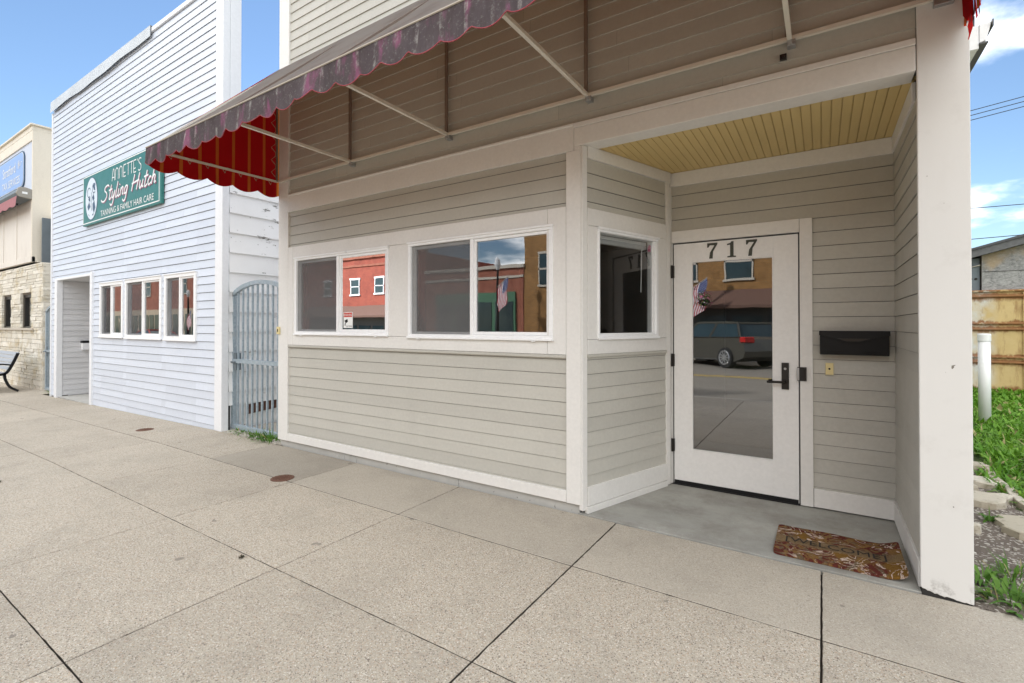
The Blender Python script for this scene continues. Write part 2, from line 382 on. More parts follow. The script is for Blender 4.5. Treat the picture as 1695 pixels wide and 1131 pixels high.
# ------------------------------------------------------------------ mesh builder
class Fr:
    def __init__(s, o, d=(1, 0), n=(0, -1)):
        s.o = Vector((o[0], o[1], o[2] if len(o) > 2 else 0)); s.d = Vector((d[0], d[1], 0)); s.n = Vector((n[0], n[1], 0))
    def __call__(s, a, b, z): return s.o + s.d*a + s.n*b + Vector((0, 0, z))
WORLD = Fr((0, 0), (1, 0), (0, 1))
class MB:
    def __init__(s): s.v = []; s.f = []; s.mi = []; s.ti = []; s.m = 0; s.t = .5
    def face(s, pts):
        i = len(s.v); s.v += [tuple(p) for p in pts]; s.f.append(tuple(range(i, i+len(pts)))); s.mi.append(s.m); s.ti.append(s.t)
    def box(s, x0, x1, y0, y1, z0, z1, fr=WORLD):
        P = [fr(x, y, z) for x in (x0, x1) for y in (y0, y1) for z in (z0, z1)]; s.hexa(P)
    def hexa(s, P):
        i = len(s.v); s.v += [tuple(p) for p in P]
        for f in ((0, 1, 3, 2), (4, 6, 7, 5), (0, 4, 5, 1), (2, 3, 7, 6), (0, 2, 6, 4), (1, 5, 7, 3)):
            s.f.append(tuple(i+j for j in f)); s.mi.append(s.m); s.ti.append(s.t)
    def prism(s, poly, a, b):                 # poly: list of 3D points; a,b offset vectors
        A = [Vector(p)+Vector(a) for p in poly]; B = [Vector(p)+Vector(b) for p in poly]; n = len(poly)
        s.face(A); s.face(B[::-1])
        for i in range(n): s.face([A[i], B[i], B[(i+1) % n], A[(i+1) % n]])
    def tube(s, pts, r, seg=8, cap=True):
        pts = [Vector(p) for p in pts]; rings = []
        rr = r if isinstance(r, (list, tuple)) else [r]*len(pts)
        for i, p in enumerate(pts):
            t = (pts[min(i+1, len(pts)-1)]-pts[max(i-1, 0)]).normalized()
            up = Vector((0, 0, 1)) if abs(t.z) < .9 else Vector((1, 0, 0))
            a = t.cross(up).normalized(); b = t.cross(a)
            i0 = len(s.v)
            for q in range(seg):
                an = 2*math.pi*(q+.5)/seg; s.v.append(tuple(p+a*math.cos(an)*rr[i]+b*math.sin(an)*rr[i]))
            rings.append(i0)
        for u, w in zip(rings, rings[1:]):
            for q in range(seg):
                s.f.append((u+q, u+(q+1) % seg, w+(q+1) % seg, w+q)); s.mi.append(s.m); s.ti.append(s.t)
        if cap:
            for u in (rings[0], rings[-1]): s.f.append(tuple(u+q for q in range(seg))); s.mi.append(s.m); s.ti.append(s.t)
    def bar(s, p, q, w, h=None):              # square bar
        h = h or w; p = Vector(p); q = Vector(q); t = (q-p).normalized(); up = Vector((0, 0, 1)) if abs(t.z) < .9 else Vector((0, 1, 0))
        a = t.cross(up).normalized()*w/2; b = a.cross(t).normalized()*h/2
        s.hexa([p-a-b, p-a+b, p+a-b, p+a+b, q-a-b, q-a+b, q+a-b, q+a+b])
    def lathe(s, c, prof, seg=24):            # prof (r, z)
        c = Vector(c); rings = []
        for r, z in prof:
            rings.append(len(s.v)); s.v += [tuple(c+Vector((r*math.cos(2*math.pi*q/seg), r*math.sin(2*math.pi*q/seg), z))) for q in range(seg)]
        for u, w in zip(rings, rings[1:]):
            for q in range(seg): s.f.append((u+q, u+(q+1) % seg, w+(q+1) % seg, w+q)); s.mi.append(s.m); s.ti.append(s.t)
        for u in (rings[0], rings[-1]): s.f.append(tuple(u+q for q in range(seg))); s.mi.append(s.m); s.ti.append(s.t)
    def build(s, name, mats, parent=None, bevel=0, smooth=False, base=None):
        if not isinstance(mats, (list, tuple)): mats = [mats]
        b = Vector(base) if base else (Vector(parent['_b']) if parent is not None else Vector((0, 0, 0)))
        me = bpy.data.meshes.new(name); me.from_pydata([tuple(Vector(v)-b) for v in s.v], [], s.f)
        for m in mats: me.materials.append(M[m])
        me.polygons.foreach_set('material_index', s.mi)
        at = me.attributes.new('tint', 'FLOAT', 'FACE'); at.data.foreach_set('value', s.ti)
        if smooth: me.polygons.foreach_set('use_smooth', [True]*len(me.polygons))
        me.update()
        import bmesh
        bm = bmesh.new(); bm.from_mesh(me)
        if len(bm.verts) < 60000: bmesh.ops.remove_doubles(bm, verts=bm.verts, dist=.00005)
        bmesh.ops.recalc_face_normals(bm, faces=bm.faces); bm.to_mesh(me); bm.free()
        o = bpy.data.objects.new(name, me); COL.objects.link(o)
        if parent is not None: o.parent = parent
        else: o.location = b
        o['_b'] = tuple(b)
        if bevel:
            md = o.modifiers.new('bevel', 'BEVEL'); md.width = bevel; md.segments = 2; md.limit_method = 'ANGLE'; md.angle_limit = R(50)
        return o
def tag(o, label, cat, group=None, kind=None):
    if label: o['label'] = label
    if cat: o['category'] = cat
    if group: o['group'] = group
    if kind: o['kind'] = kind
    return o
def thing(name, label, cat, base, group=None):
    o = bpy.data.objects.new(name, None); COL.objects.link(o); o.location = base; o['_b'] = tuple(base); o.empty_display_size = .2
    return tag(o, label, cat, group)
def struct(o): o['kind'] = 'structure'; return o
def copytree(o, parent=None):
    c = o.copy(); COL.objects.link(c)
    if parent is not None: c.parent = parent
    for ch in [q for q in o.children]: copytree(ch, c)
    return c

def siding(mb, fr, s0, s1, z0, z1, e=.105, phase=.166, t=.012, seg=None, dip=.003, slot=.0):
    k = math.floor((z0-phase)/e)
    while phase+k*e < z1:
        zb = phase+k*e; a = max(zb, z0); b = min(zb+e-slot, z1)
        if b-a > .002:
            cuts = [s0, s1]
            if seg:
                x = s0 + random.uniform(.1, 1)*seg
                while x < s1-.3: cuts.insert(-1, x); x += seg
            for u, w in zip(cuts, cuts[1:]):
                mb.t = random.random(); w2 = w-(.0012 if w < s1 else 0)
                ta = t-(t+dip)*(a-zb)/e; tb = t-(t+dip)*(b-zb)/e
                mb.face([fr(u, ta, a), fr(w2, ta, a), fr(w2, tb, b), fr(u, tb, b)])
                if a == zb: mb.face([fr(u, -dip, a), fr(w2, -dip, a), fr(w2, ta, a), fr(u, ta, a)])
        k += 1
    mb.t = .5
def cells(s0, s1, z0, z1, holes):
    ss = sorted({s0, s1, *[h[0] for h in holes], *[h[1] for h in holes]}); ss = [x for x in ss if s0 <= x <= s1]
    for u, w in zip(ss, ss[1:]):
        zz = z0
        hs = sorted([h for h in holes if h[0] < w-1e-6 and h[1] > u+1e-6], key=lambda h: h[2])
        for h in hs:
            if h[2] > zz: yield u, w, zz, h[2]
            zz = max(zz, h[3])
        if zz < z1: yield u, w, zz, z1
def wall_back(mb, fr, s0, s1, z0, z1, holes, th=.12):
    for u, w, a, b in cells(s0, s1, z0, z1, holes): mb.box(u, w, -th, -.008, a, b, fr)

def smoothpts(p, n=5):
    if len(p) < 3: return p
    out = []
    for i in range(len(p)-1):
        P0 = p[max(i-1, 0)]; P1 = p[i]; P2 = p[i+1]; P3 = p[min(i+2, len(p)-1)]
        for j in range(n):
            t = j/n; out.append(tuple(.5*((2*P1[c])+(-P0[c]+P2[c])*t+(2*P0[c]-5*P1[c]+4*P2[c]-P3[c])*t*t+(-P0[c]+3*P1[c]-3*P2[c]+P3[c])*t**3) for c in range(len(P1))))
    return out+[tuple(p[-1])]
def ribbon(mb, pts, w, fr, off, th=.002):
    L = []; n = len(pts)
    for i, p in enumerate(pts):
        a = pts[max(i-1, 0)]; b = pts[min(i+1, n-1)]; dx, dz = b[0]-a[0], b[1]-a[1]; l = math.hypot(dx, dz) or 1
        ww = w if not isinstance(w, (list, tuple)) else w[i]
        L.append((p[0]-dz/l*ww/2, p[1]+dx/l*ww/2, p[0]+dz/l*ww/2, p[1]-dx/l*ww/2))
    for a, b in zip(L, L[1:]):
        mb.face([fr(a[0], off+th, a[1]), fr(b[0], off+th, b[1]), fr(b[2], off+th, b[3]), fr(a[2], off+th, a[3])])
def text(mb, txt, fr, s, z, size, off, xs=1, shear=0, align='LEFT', fit=None):
    cu = bpy.data.curves.new('lettering', 'FONT'); cu.body = txt; cu.size = 1; cu.shear = shear; cu.align_x = align; cu.extrude = 0; cu.resolution_u = 3
    o = bpy.data.objects.new('lettering', cu); COL.objects.link(o); dg = bpy.context.evaluated_depsgraph_get(); dg.update()
    me = bpy.data.meshes.new_from_object(o.evaluated_get(dg))
    if fit: xs = fit/size/(max(v.co.x for v in me.vertices)-min(v.co.x for v in me.vertices))
    for p in me.polygons:
        mb.face([fr(s+me.vertices[i].co.x*size*xs, off, z+me.vertices[i].co.y*size) for i in p.vertices])
    bpy.data.objects.remove(o); bpy.data.curves.remove(cu); bpy.data.meshes.remove(me)
def disc(mb, fr, s, z, rs, rz, off, n=24):
    mb.face([fr(s+rs*math.cos(2*math.pi*i/n), off, z+rz*math.sin(2*math.pi*i/n)) for i in range(n)])
exec_order = []

# ================================================================== GROUND
def gz(x): return 0 if x > -6.5 else max((x+6.5)*.0132, -.4)
def ground():
    mb = MB(); mb.face([(-400, -400, -.55), (400, -400, -.55), (400, 400, -.55), (-400, 400, -.55)])
    struct(mb.build('ground', 'soil'))
    mb = MB(); mb.face([(-90, -12, -.54+.0), (60, -12, -.54), (60, -1.25, -.54), (-90, -1.25, -.54)]); mb.v = [(x, y, gz(x)-.13) for x, y, z in mb.v]
    mb = MB(); xs = [-90, -40, -20, -13, -6.5, 0, 20, 60]
    for a, b in zip(xs, xs[1:]): mb.face([(a, -13.4, gz(a)-.13), (b, -13.4, gz(b)-.13), (b, -1.3, gz(b)-.13), (a, -1.3, gz(a)-.13)])
    struct(mb.build('road', 'asphalt'))
    mb = MB()
    for a, b in zip(xs, xs[1:]):
        for y in (-6.75, -6.55): mb.face([(a, y-.06, gz(a)-.126), (b, y-.06, gz(b)-.126), (b, y+.06, gz(b)-.126), (a, y+.06, gz(a)-.126)])
    struct(mb.build('road_marking', 'yellowpaint'))
    mb = MB()
    for a, b in zip(xs, xs[1:]):
        mb.face([(a, -15.6, gz(a)), (b, -15.6, gz(b)), (b, -13.4, gz(b)), (a, -13.4, gz(a))]); mb.face([(a, -13.4, gz(a)-.14), (b, -13.4, gz(b)-.14), (b, -13.4, gz(b)), (a, -13.4, gz(a))])
    struct(mb.build('far_sidewalk', 'farwalk'))
    mb = MB()
    for a, b in zip(xs, xs[1:]):
        P = [(a, -1.3), (a, -1.14), (b, -1.3), (b, -1.14)]
        mb.hexa([(x, y, gz(x)+z) for x, y in P for z in (-.2, .0)])
    struct(mb.build('kerb', 'farwalk'))
    # slabs of the near sidewalk
    mb = MB()
    ys = [-1.13, -.25, .665, 1.56, 2.485, 3.19]
    xs = [-36, -32, -28.6, -25.9, -23.2, -20.5, -17.8, -15.2, -13.9, -12.6, -11.25, -9.9, -8.55, -7.2, -6.6, -5.27, -3.885, -2.58, -1.2, -.01, 1.25, 2.55, 3.9, 5.2, 6.6, 9.3, 12, 16, 22]
    for xi, (xa, xb) in enumerate(zip(xs, xs[1:])):
        for ya, yb in zip(ys, ys[1:]):
            strip = ya > 2.4
            yb2 = 3.5 if strip and xb <= -13 else yb
            if strip and xa == -3.885: pass
            gx0 = .004 if xa in (-1.2, -.01) else .0028; gx1 = .004 if xb in (-1.2, -.01) else .0028
            gy0 = .0042 if strip else .0026; gy1 = .0042 if 1.5 < ya < 1.6 else .0026
            if strip: gy1 = .009 if xa > -1.3 else .004
            near = -7.3 < xa and xb < 3
            def ring(ins, z, jit):
                P = []; c = [(xa+gx0+ins, ya+gy0+ins), (xb-gx1-ins, ya+gy0+ins), (xb-gx1-ins, yb2-gy1-ins), (xa+gx0+ins, yb2-gy1-ins)]
                for (p, q) in zip(c, c[1:]+c[:1]):
                    n = 26 if near else 2
                    for i in range(n):
                        t = i/n; j = 0 if i == 0 or not near else 1
                        P.append((p[0]+(q[0]-p[0])*t+j*jr[len(P) % 200]*jit, p[1]+(q[1]-p[1])*t+j*jr[(len(P)*7+3) % 200]*jit))
                return [(x, y, gz(x)+z) for x, y in P]
            jr = [random.uniform(-1, 1)*random.random() for _ in range(200)]
            mb.m = 1 if strip and xa > -5.4 and xb < 1.5 else 0; mb.t = .55+.45*random.random()
            if strip and abs(xa+5.27) < .01: mb.t = .0
            a = ring(.0, -.03, .0015); b = ring(.0003, -.003, .0024); c = ring(.003, 0, .0036); n = len(a)
            for u, w in ((a, b), (b, c)):
                for i in range(n): mb.face([u[i], u[(i+1) % n], w[(i+1) % n], w[i]])
                if u is a:
                    for q in range(n): mb.mi[-1-q] = 2
            mb.face(c)
    struct(mb.build('sidewalk', ['agg', 'smoothc', 'jointdirt']))
    mb = MB()
    for a, b in zip([-36, -13, -6.5, 22], [-13, -6.5, 22, 23]): mb.face([(a, -1.14, gz(a)-.026), (b, -1.14, gz(b)-.026), (b, 3.6 if a < -6.6 else 3.22, gz(b)-.026), (a, 3.6 if a < -6.6 else 3.22, gz(a)-.026)])
    struct(mb.build('sidewalk_base', 'jointdirt'))
    mb = MB(); mb.prism([(-1.49, 3.193, 0), (.43, 3.193, 0), (.43, 4.26, 0), (-1.10, 4.26, 0)], (0, 0, -.05), (0, 0, .006))
    struct(mb.build('entry_floor', 'slab', bevel=.004))
    # dirt of the vacant lot, gap floor
    mb = MB(); nx, ny = 30, 40
    def h(x, y): return -.03+.025*math.sin(x*3.1+y*1.3)*math.sin(y*2.3)+random.uniform(-.008, .008)
    g = [[(.6+i*.5, 3.15+j*.32, h(.6+i*.5, 3.15+j*.32)) for j in range(ny)] for i in range(nx)]
    for i in range(nx-1):
        for j in range(ny-1): mb.face([g[i][j], g[i+1][j], g[i+1][j+1], g[i][j+1]])
    struct(mb.build('lawn_ground', 'soil', smooth=True))
    mb = MB(); 
    g = [[(.60+i*.055, 3.168+j*.1, (-.006 if j == 0 else -.004)+random.uniform(-.008, .012) - (.03 if i == 12 else 0)) for j in range(40)] for i in range(13)]
    for i in range(12):
        for j in range(39): mb.face([g[i][j], g[i+1][j], g[i+1][j+1], g[i][j+1]])
    struct(mb.build('dirt_strip', 'dirt', smooth=True))
    mb = MB(); g = [[(-6.47+i*.1, 3.17+j*.12, gz(-6.4)+.0+random.uniform(-.008, .012)) for j in range(60)] for i in range(14)]
    for i in range(13):
        for j in range(59): mb.face([g[i][j], g[i+1][j], g[i+1][j+1], g[i][j+1]])
    struct(mb.build('gap_ground', 'farwalk', smooth=True))
ground()

# ================================================================== MAIN SHOP
YW = 3.205
F = Fr((0, YW), (1, 0), (0, -1)); FB = Fr((0, 4.24), (1, 0), (0, -1))
FA = Fr((-1.455, 3.2), (.32887, .94438), (.94438, -.32887)); FR_ = Fr((.428, 3.205), (0, 1), (-1, 0))
shop = thing('shop_building', 'greige clapboard shop with off-white trim, recessed entry numbered 717 and striped awning over the windows', 'building', (-2.3, 3.2, 0))
W1 = (-4.91, -3.43, 1.262, 2.107); W2 = (-3.175, -1.685, 1.25, 2.112); WA = (.137, .873, 1.26, 2.085)
def bx1(name, mats, boxes, fr=WORLD, parent=shop, bevel=.003):
    mb = MB()
    for b in boxes: mb.box(*b, fr)
    return mb.build(name, mats, parent, bevel)
def shop_walls():
    mb = MB()
    siding(mb, F, -5.045, -1.578, .14, 1.143, t=.010, dip=-.003, slot=.0035); siding(mb, F, -5.045, -1.578, 2.235, 2.632, t=.010, dip=-.003, slot=.0035)
    mb.build('siding', 'greige', shop)
    mb = MB(); siding(mb, F, -5.045, .41, 2.83, 6.05, t=.009, seg=2.6, dip=.0); mb.build('siding', 'greige', shop)
    mb = MB(); siding(mb, FA, .02, 1.0, .19, 1.15, t=.010, dip=-.003, slot=.0035); mb.build('siding', 'greige', shop); mb = MB(); siding(mb, FA, .02, 1.0, 2.215, 2.58, t=.010, dip=-.003, slot=.0035); mb.build('siding', 'greige', shop)
    mb = MB(); siding(mb, FB, -1.12, .45, 2.165, 2.56, t=.010, dip=-.003, slot=.0035); siding(mb, FB, -.062, .45, .148, 2.166, t=.010, dip=-.003, slot=.0035); mb.build('siding', 'greige', shop)
    mb = MB(); siding(mb, FR_, .0, 1.04, .148, 2.565, t=.010, dip=-.003, slot=.0035); mb.build('siding', 'greige', shop)
    mb = MB()
    h = [(w[0]+.01, w[1]-.01, w[2]+.01, w[3]-.01) for w in (W1, W2)]
    wall_back(mb, F, -5.21, -1.49, .05, 2.70, h); mb.box(-5.21, .60, YW+.001, YW+.12, 2.70, 6.02)
    wall_back(mb, FA, .02, 1.10, .0, 2.70, [(WA[0]+.01, WA[1]-.01, WA[2]+.01, WA[3]-.01)], .09)
    wall_back(mb, FB, -1.20, .44, .0, 2.75, [(-1.08, -.15, .0, 2.062)], .10)
    mb.box(.437, .52, 3.25, 4.3, 0, 2.75)
    mb.build('inner_wall', 'oldwood', shop)  # dark backing shows through board slots, standing in for lap shadows
    # body behind: side and back walls, roof
    mb = MB(); FS = Fr((.60, 3.4), (0, 1), (1, 0)); siding(mb, FS, 0, 13, .15, 2.95); mb.box(.50, .598, 3.41, 16.4, 0, 2.95); mb.box(-5.2, .55, 16.4, 16.5, 0, 2.95)
    mb.build('side_wall', 'greige', shop); mb = MB(); FL = Fr((-5.21, 3.3), (0, 1), (-1, 0)); siding(mb, FL, 0, 13.1, .10, 2.95); mb.box(-5.208, -5.1, 3.32, 16.4, 0, 2.95)
    mb.build('side_wall', 'bluewhite', shop)  # unseen wall, its white chosen to bounce light into the gap
    mb = MB()
    for s in (-1, 1): mb.prism([(-2.3, 3.33, 4.55), (-2.3+s*3.02, 3.63, 2.98), (-2.3+s*3.02, 16.7, 2.98), (-2.3, 16.7, 4.55)], (0, 0, 0), (0, 0, .1))
    mb.prism([(-5.2, 16.3, 2.9), (.6, 16.3, 2.9), (-2.3, 16.3, 4.5)], (0, 0, 0), (0, .1, 0))
    mb.build('roof', 'shingle', shop)
    mb = MB(); mb.box(-5.1, .5, 3.33, 16.3, 2.70, 2.72); mb.box(-5.1, -1.3, 8.2, 8.3, 0, 2.7)
    mb.build('interior_ceiling', 'interior', shop)
    mb = MB(); mb.prism([(-5.09, 3.34, 0), (-1.40, 3.34, 0), (-1.06, 4.35, 0), (.49, 4.35, 0), (.49, 16.3, 0), (-5.09, 16.3, 0)], (0, 0, .0), (0, 0, .02)); mb.build('interior_floor', 'ifloor', shop)
    # trim
    T = lambda a, b, c, d: (a, b, 0, .025, c, d)
    bx1('corner_board', 'trim', [(-5.23, -5.045, -.1, .025, .066, 6.05)], F)
    bx1('corner_board', 'trim', [(-1.578, -1.466, 0, .025, .066, 2.632), (-1.5125, -1.466, 0, .0245, 2.6325, 2.664)], F)
    bx1('corner_board', 'trim', [(-.018, .032, -.02, .016, .030, 2.66)], FA)
    bx1('corner_board', 'trim', [(1.0, 1.05, 0, .02, .012, 2.58)], FA)
    bx1('corner_board', 'trim', [(-1.118, -1.090, 0, .026, .01, 2.55)], FB)
    bx1('window_trim', 'trim', [T(-4.955, -1.735, 2.111, 2.235), T(-4.955, -1.735, 1.145, 1.256), T(-5.043, -4.957, 1.145, 2.235), T(-1.733, -1.58, 1.145, 2.235),
                               (-4.955, -4.90, 0, .0245, 1.258, 2.109), (-3.44, -3.165, 0, .0245, 1.258, 2.109), (-1.695, -1.735, 0, .0245, 1.258, 2.109)], F)
    bx1('sill_ledge', 'greige', [(-5.043, -1.58, .0, .030, 1.120, 1.143)], F)
    bx1('window_trim', 'trim', [(.034, .998, 0, .02, 2.09, 2.215), (.034, .998, 0, .02, 1.15, 1.257), (.034, .145, 0, .0195, 1.259, 2.088), (.865, .998, 0, .0195, 1.259, 2.088)], FA)
    bx1('sill_ledge', 'greige', [(.034, .998, 0, .026, 1.128, 1.149)], FA)
    mb = MB(); mb.box(-5.043, -1.515, 0, .026, 2.634, 2.828, F); mb.box(-5.043, -1.515, .0, .034, 2.815, 2.832, F); mb.build('frieze_board', 'trim', shop, .003)
    mb = MB(); mb.box(-1.513, .408, -.125, .026, 2.664, 2.795, F); mb.box(-1.513, .408, -.125, .032, 2.797, 2.832, F); mb.build('entry_beam', 'trim', shop, .004)
    bx1('base_trim', 'trim', [(-5.043, -1.58, -.005, .025, .068, .150)], F)
    bx1('base_trim', 'trim', [(.034, .998, 0, .022, .055, .193), (.02, 1.0, 0, .03, .006, .052)], FA)
    bx1('base_trim', 'trim', [(-.058, .42, 0, .02, .016, .150)], FB)
    bx1('base_trim', 'trim', [(.02, 1.03, 0, .018, .016, .150)], FR_)
    bx1('crown_trim', 'trim', [(-1.10, .42, 0, .022, 2.553, 2.668)], FB)
    bx1('crown_trim', 'trim', [(.034, 1.06, 0, .022, 2.578, 2.668)], FA)
    bx1('crown_trim', 'trim', [(.13, 1.03, 0, .018, 2.562, 2.668)], FR_)
    # foundation
    mb = MB(); x = -5.215
    for w in (1.05, .07, .09, .10, 1.3, 1.125):
        mb.box(x, x+w-.004, YW+.0, YW+.15, -.05, .066+random.uniform(-.001, 0)); x += w
    mb.box(-5.21, -1.485, YW+.01, YW+.12, -.05, .06); mb.build('foundation', 'found', shop, .003)
    # beadboard ceiling
    mb = MB(); x = -1.52
    while x < .39:
        mb.box(x, x+.0465, 3.335, 4.25, 2.670, 2.69); mb.box(x+.0475, x+.0505, 3.335, 4.25, 2.673, 2.69); x += .0525
    mb.box(-1.6, .43, 3.335, 4.3, 2.681, 2.70); mb.build('entry_ceiling', 'bead', shop)
    # post with a ragged lower edge
    mb = MB(); n = 22; bot = [(.412+.201*i/n, .002+.007*random.random()+.034*math.exp(-i*.16)) for i in range(n+1)]
    prof = [(x, 3.18, z) for x, z in bot]+[(.613, 3.18, 6.05), (.412, 3.18, 6.05)]
    mb.prism(prof, (0, 0, 0), (0, .026, 0)); mb.box(.440, .60, 3.207, 3.4, .03, 6.04); mb.box(.570, .612, 3.207, 3.40, .02, 6.045); mb.build('post', 'post', shop, .004)
    bx1('post_foot', 'dark', [(.418, .609, 3.187, 3.39, -.03, .045)])
    # eave and gutter on the far side
    mb = MB(); mb.box(.612, .73, 3.63, 16.5, 2.885, 2.905); mb.box(.612, .73, 3.60, 3.628, 2.88, 3.01); mb.build('eave', 'white', shop, .003)
    mb = MB(); mb.prism([(.732, 3.60, 2.91), (.76, 3.60, 2.92), (.782, 3.60, 3.015), (.732, 3.60, 3.015)], (0, 0, 0), (0, 12.9, 0)); mb.build('gutter', 'white', shop, .003)
    mb = MB(); mb.box(.7825, .788, 3.59, 16.5, 2.985, 3.022); mb.box(.73, .766, 3.59, 16.5, 2.900, 2.908); mb.build('drip_edge', 'oldwood', shop)
    mb = MB(); mb.box(-5.26, .64, 3.15, 3.4, 6.05, 6.09); mb.build('parapet_cap', 'white', shop, .004)
    mb = MB(); mb.box(-5.243, -5.231, -.05, -.005, 1.29, 1.385, F); mb.box(-5.243, -5.06, .0265, .038, 1.0, 1.0, F)
    mb = MB(); mb.box(-5.232, -5.185, .026, .044, 1.262, 1.345, F); mb.m = 1; mb.box(-5.217, -5.20, .0445, .047, 1.288, 1.32, F); mb.build('wall_plate', ['ivory', 'black'], shop, .003)
shop_walls()

def slider(fr, s0, s1, z0, z1, mid, parent, fw=.034, proud=.010, scr=True, scr_col='screen', latch=True, label=None):
    mb = MB(); rec = -.035
    mb.box(s0, s1, rec-.03, proud, z1-fw, z1, fr); mb.box(s0, s1, rec-.03, proud, z0, z0+fw, fr)
    mb.box(s0, s0+fw, rec-.03, proud-.001, z0+fw, z1-fw, fr); mb.box(s1-fw, s1, rec-.03, proud-.001, z0+fw, z1-fw, fr)
    mb.box(s0-.006, s1+.006, proud, proud+.012, z1-.012, z1+.004, fr); mb.box(s0-.004, s1+.004, proud-.004, proud+.014, z0-.006, z0+.012, fr)
    mb.box(mid-.017, mid+.017, rec-.028, proud-.006, z0+fw, z1-fw, fr)
    if latch:
        for q in (.08, .88): mb.box(s0+(s1-s0)*q, s0+(s1-s0)*q+.035, proud, proud+.016, z0-.014, z0-.007, fr)
    o = mb.build('window', 'white', parent, .003)
    if label: o['label'] = label
    # right sash with its own frame
    sw = .024; a, b, c, d = mid+.018, s1-fw-.001, z0+fw+.001, z1-fw-.001
    mb = MB(); mb.box(a, b, rec-.02, -.006, d-sw, d, fr); mb.box(a, b, rec-.02, -.006, c, c+sw, fr); mb.box(a, a+sw, rec-.02, -.0065, c+sw, d-sw, fr); mb.box(b-sw, b, rec-.02, -.0065, c+sw, d-sw, fr)
    mb.build('sash', 'white', o, .002)
    g = MB(); g.box(a+sw-.004, b-sw+.004, -.021, -.018, c+sw-.004, d-sw+.004, fr); g.v = g.v; 
    g = MB(); P = [(a+sw-.004, c+sw-.004), (b-sw+.004, c+sw-.004), (b-sw+.004, d-sw+.004), (a+sw-.004, d-sw+.004)]
    g.face([fr(x, -.019, z) for x, z in P]); g.build('pane', 'glass', o)
    a2, b2 = s0+fw+.001, mid-.018
    mb = MB(); sw2 = .030; mb.box(a2, b2, rec-.028, -.018, d-sw2, d, fr); mb.box(a2, b2, rec-.028, -.018, c, c+.02, fr); mb.box(a2, a2+sw2+.012, rec-.028, -.0185, c+.02, d-sw2, fr)
    mb.build('sash', 'white', o, .002)
    g = MB(); g.face([fr(x, -.030, z) for x, z in ((a2, c), (b2, c), (b2, d), (a2, d))]); g.build('pane', 'glass', o)
    if scr:
        g = MB(); g.face([fr(x, -.012, z) for x, z in ((a2, c), (b2, c), (b2, d), (a2, d))]); g.build('insect_screen', scr_col, o)
    return o
FW = Fr((0, 3.18), (1, 0), (0, -1))
w1 = slider(FW, *W1, -4.178, shop, label='narrower front window with a security sticker in its corner')
w2 = slider(FW, *W2, -2.448, shop, label='wider front window nearest the entry')
def sticker():
    mb = MB(); a, b, c, d = -4.105, -3.965, 1.335, 1.495; o = -.0175
    mb.m = 0; mb.face([FW(x, o, z) for x, z in ((a, c), (b, c), (b, d), (a, d))])
    mb.m = 1; mb.face([FW(x, o+.0006, z) for x, z in ((a+.006, d-.05), (b-.006, d-.05), (b-.006, d-.005), (a+.006, d-.005))])
    mb.m = 0; text(mb, 'WARNING', FW, (a+b)/2, d-.038, .030, o+.001, .92, 0, 'CENTER')
    mb.m = 2; mb.face([FW(x, o+.0008, z) for x, z in ((a+.015, c+.075), (a+.06, c+.09), (a+.07, c+.065), (a+.035, c+.045))]); mb.face([FW(x, o+.0008, z) for x, z in ((a+.02, c+.045), (a+.034, c+.05), (a+.03, c+.022), (a+.016, c+.024))])
    text(mb, 'RECORDING', FW, (a+b)/2+.02, c+.012, .018, o+.001, .9, 0, 'CENTER')
    mb.build('warning_sticker', ['signwhite', 'stickerred', 'black'], w1)
sticker()
def recess_window():
    s0, s1, z0, z1 = WA; fw = .03; mb = MB(); p = .030
    mb.box(s0, s1, -.05, p, z1-fw, z1, FA); mb.box(s0, s1, -.05, p, z0, z0+fw, FA); mb.box(s0, s0+fw-.01, -.05, p-.001, z0+fw, z1-fw, FA); mb.box(s1-fw, s1, -.05, p-.001, z0+fw, z1-fw, FA)
    mb.box(s0-.006, s1+.006, p, p+.012, z1-.014, z1+.004, FA); mb.box(s0-.004, s1+.004, p, p+.012, z0-.006, z0+.012, FA)
    mb.box(s1-fw-.022, s1-fw-.001, -.045, .012, z0+fw, z1-fw, FA); mb.box(s0+fw, s1-fw-.023, -.045, .010, z0+fw, z0+fw+.012, FA)
    o = mb.build('window', 'white', shop, .003); o['label'] = 'single window in the angled wall beside the door'
    a, b, c, d = s0+fw-.011, s1-fw-.02, z0+fw+.008, z1-fw
    g = MB(); g.face([FA(x, 0, z) for x, z in ((a, c), (b, c), (b, d), (a, d))]); g.build('pane', 'dimglass', o)
    mb = MB(); mb.box(a+.01, b-.005, -.09, -.055, d-.03, d-.004, FA)
    for i in range(7): mb.box(a+.012, b-.006, -.09, -.056, d-.037-i*.0045, d-.0345-i*.0045, FA)
    mb.build('blind', 'white', o)
    mb = MB(); mb.tube([FA(b-.075, -.045, d-.03), FA(b-.088, -.045, d-.42)], .004, 6); mb.build('blind_wand', 'white', o)
    mb = MB(); mb.face([FA(x, -.003, z) for x, z in ((b-.05, d-.09), (b-.01, d-.085), (b-.01, d-.035), (b-.035, d-.03), (b-.055, d-.06))]); mb.build('sticker', 'petal', o)
recess_window()

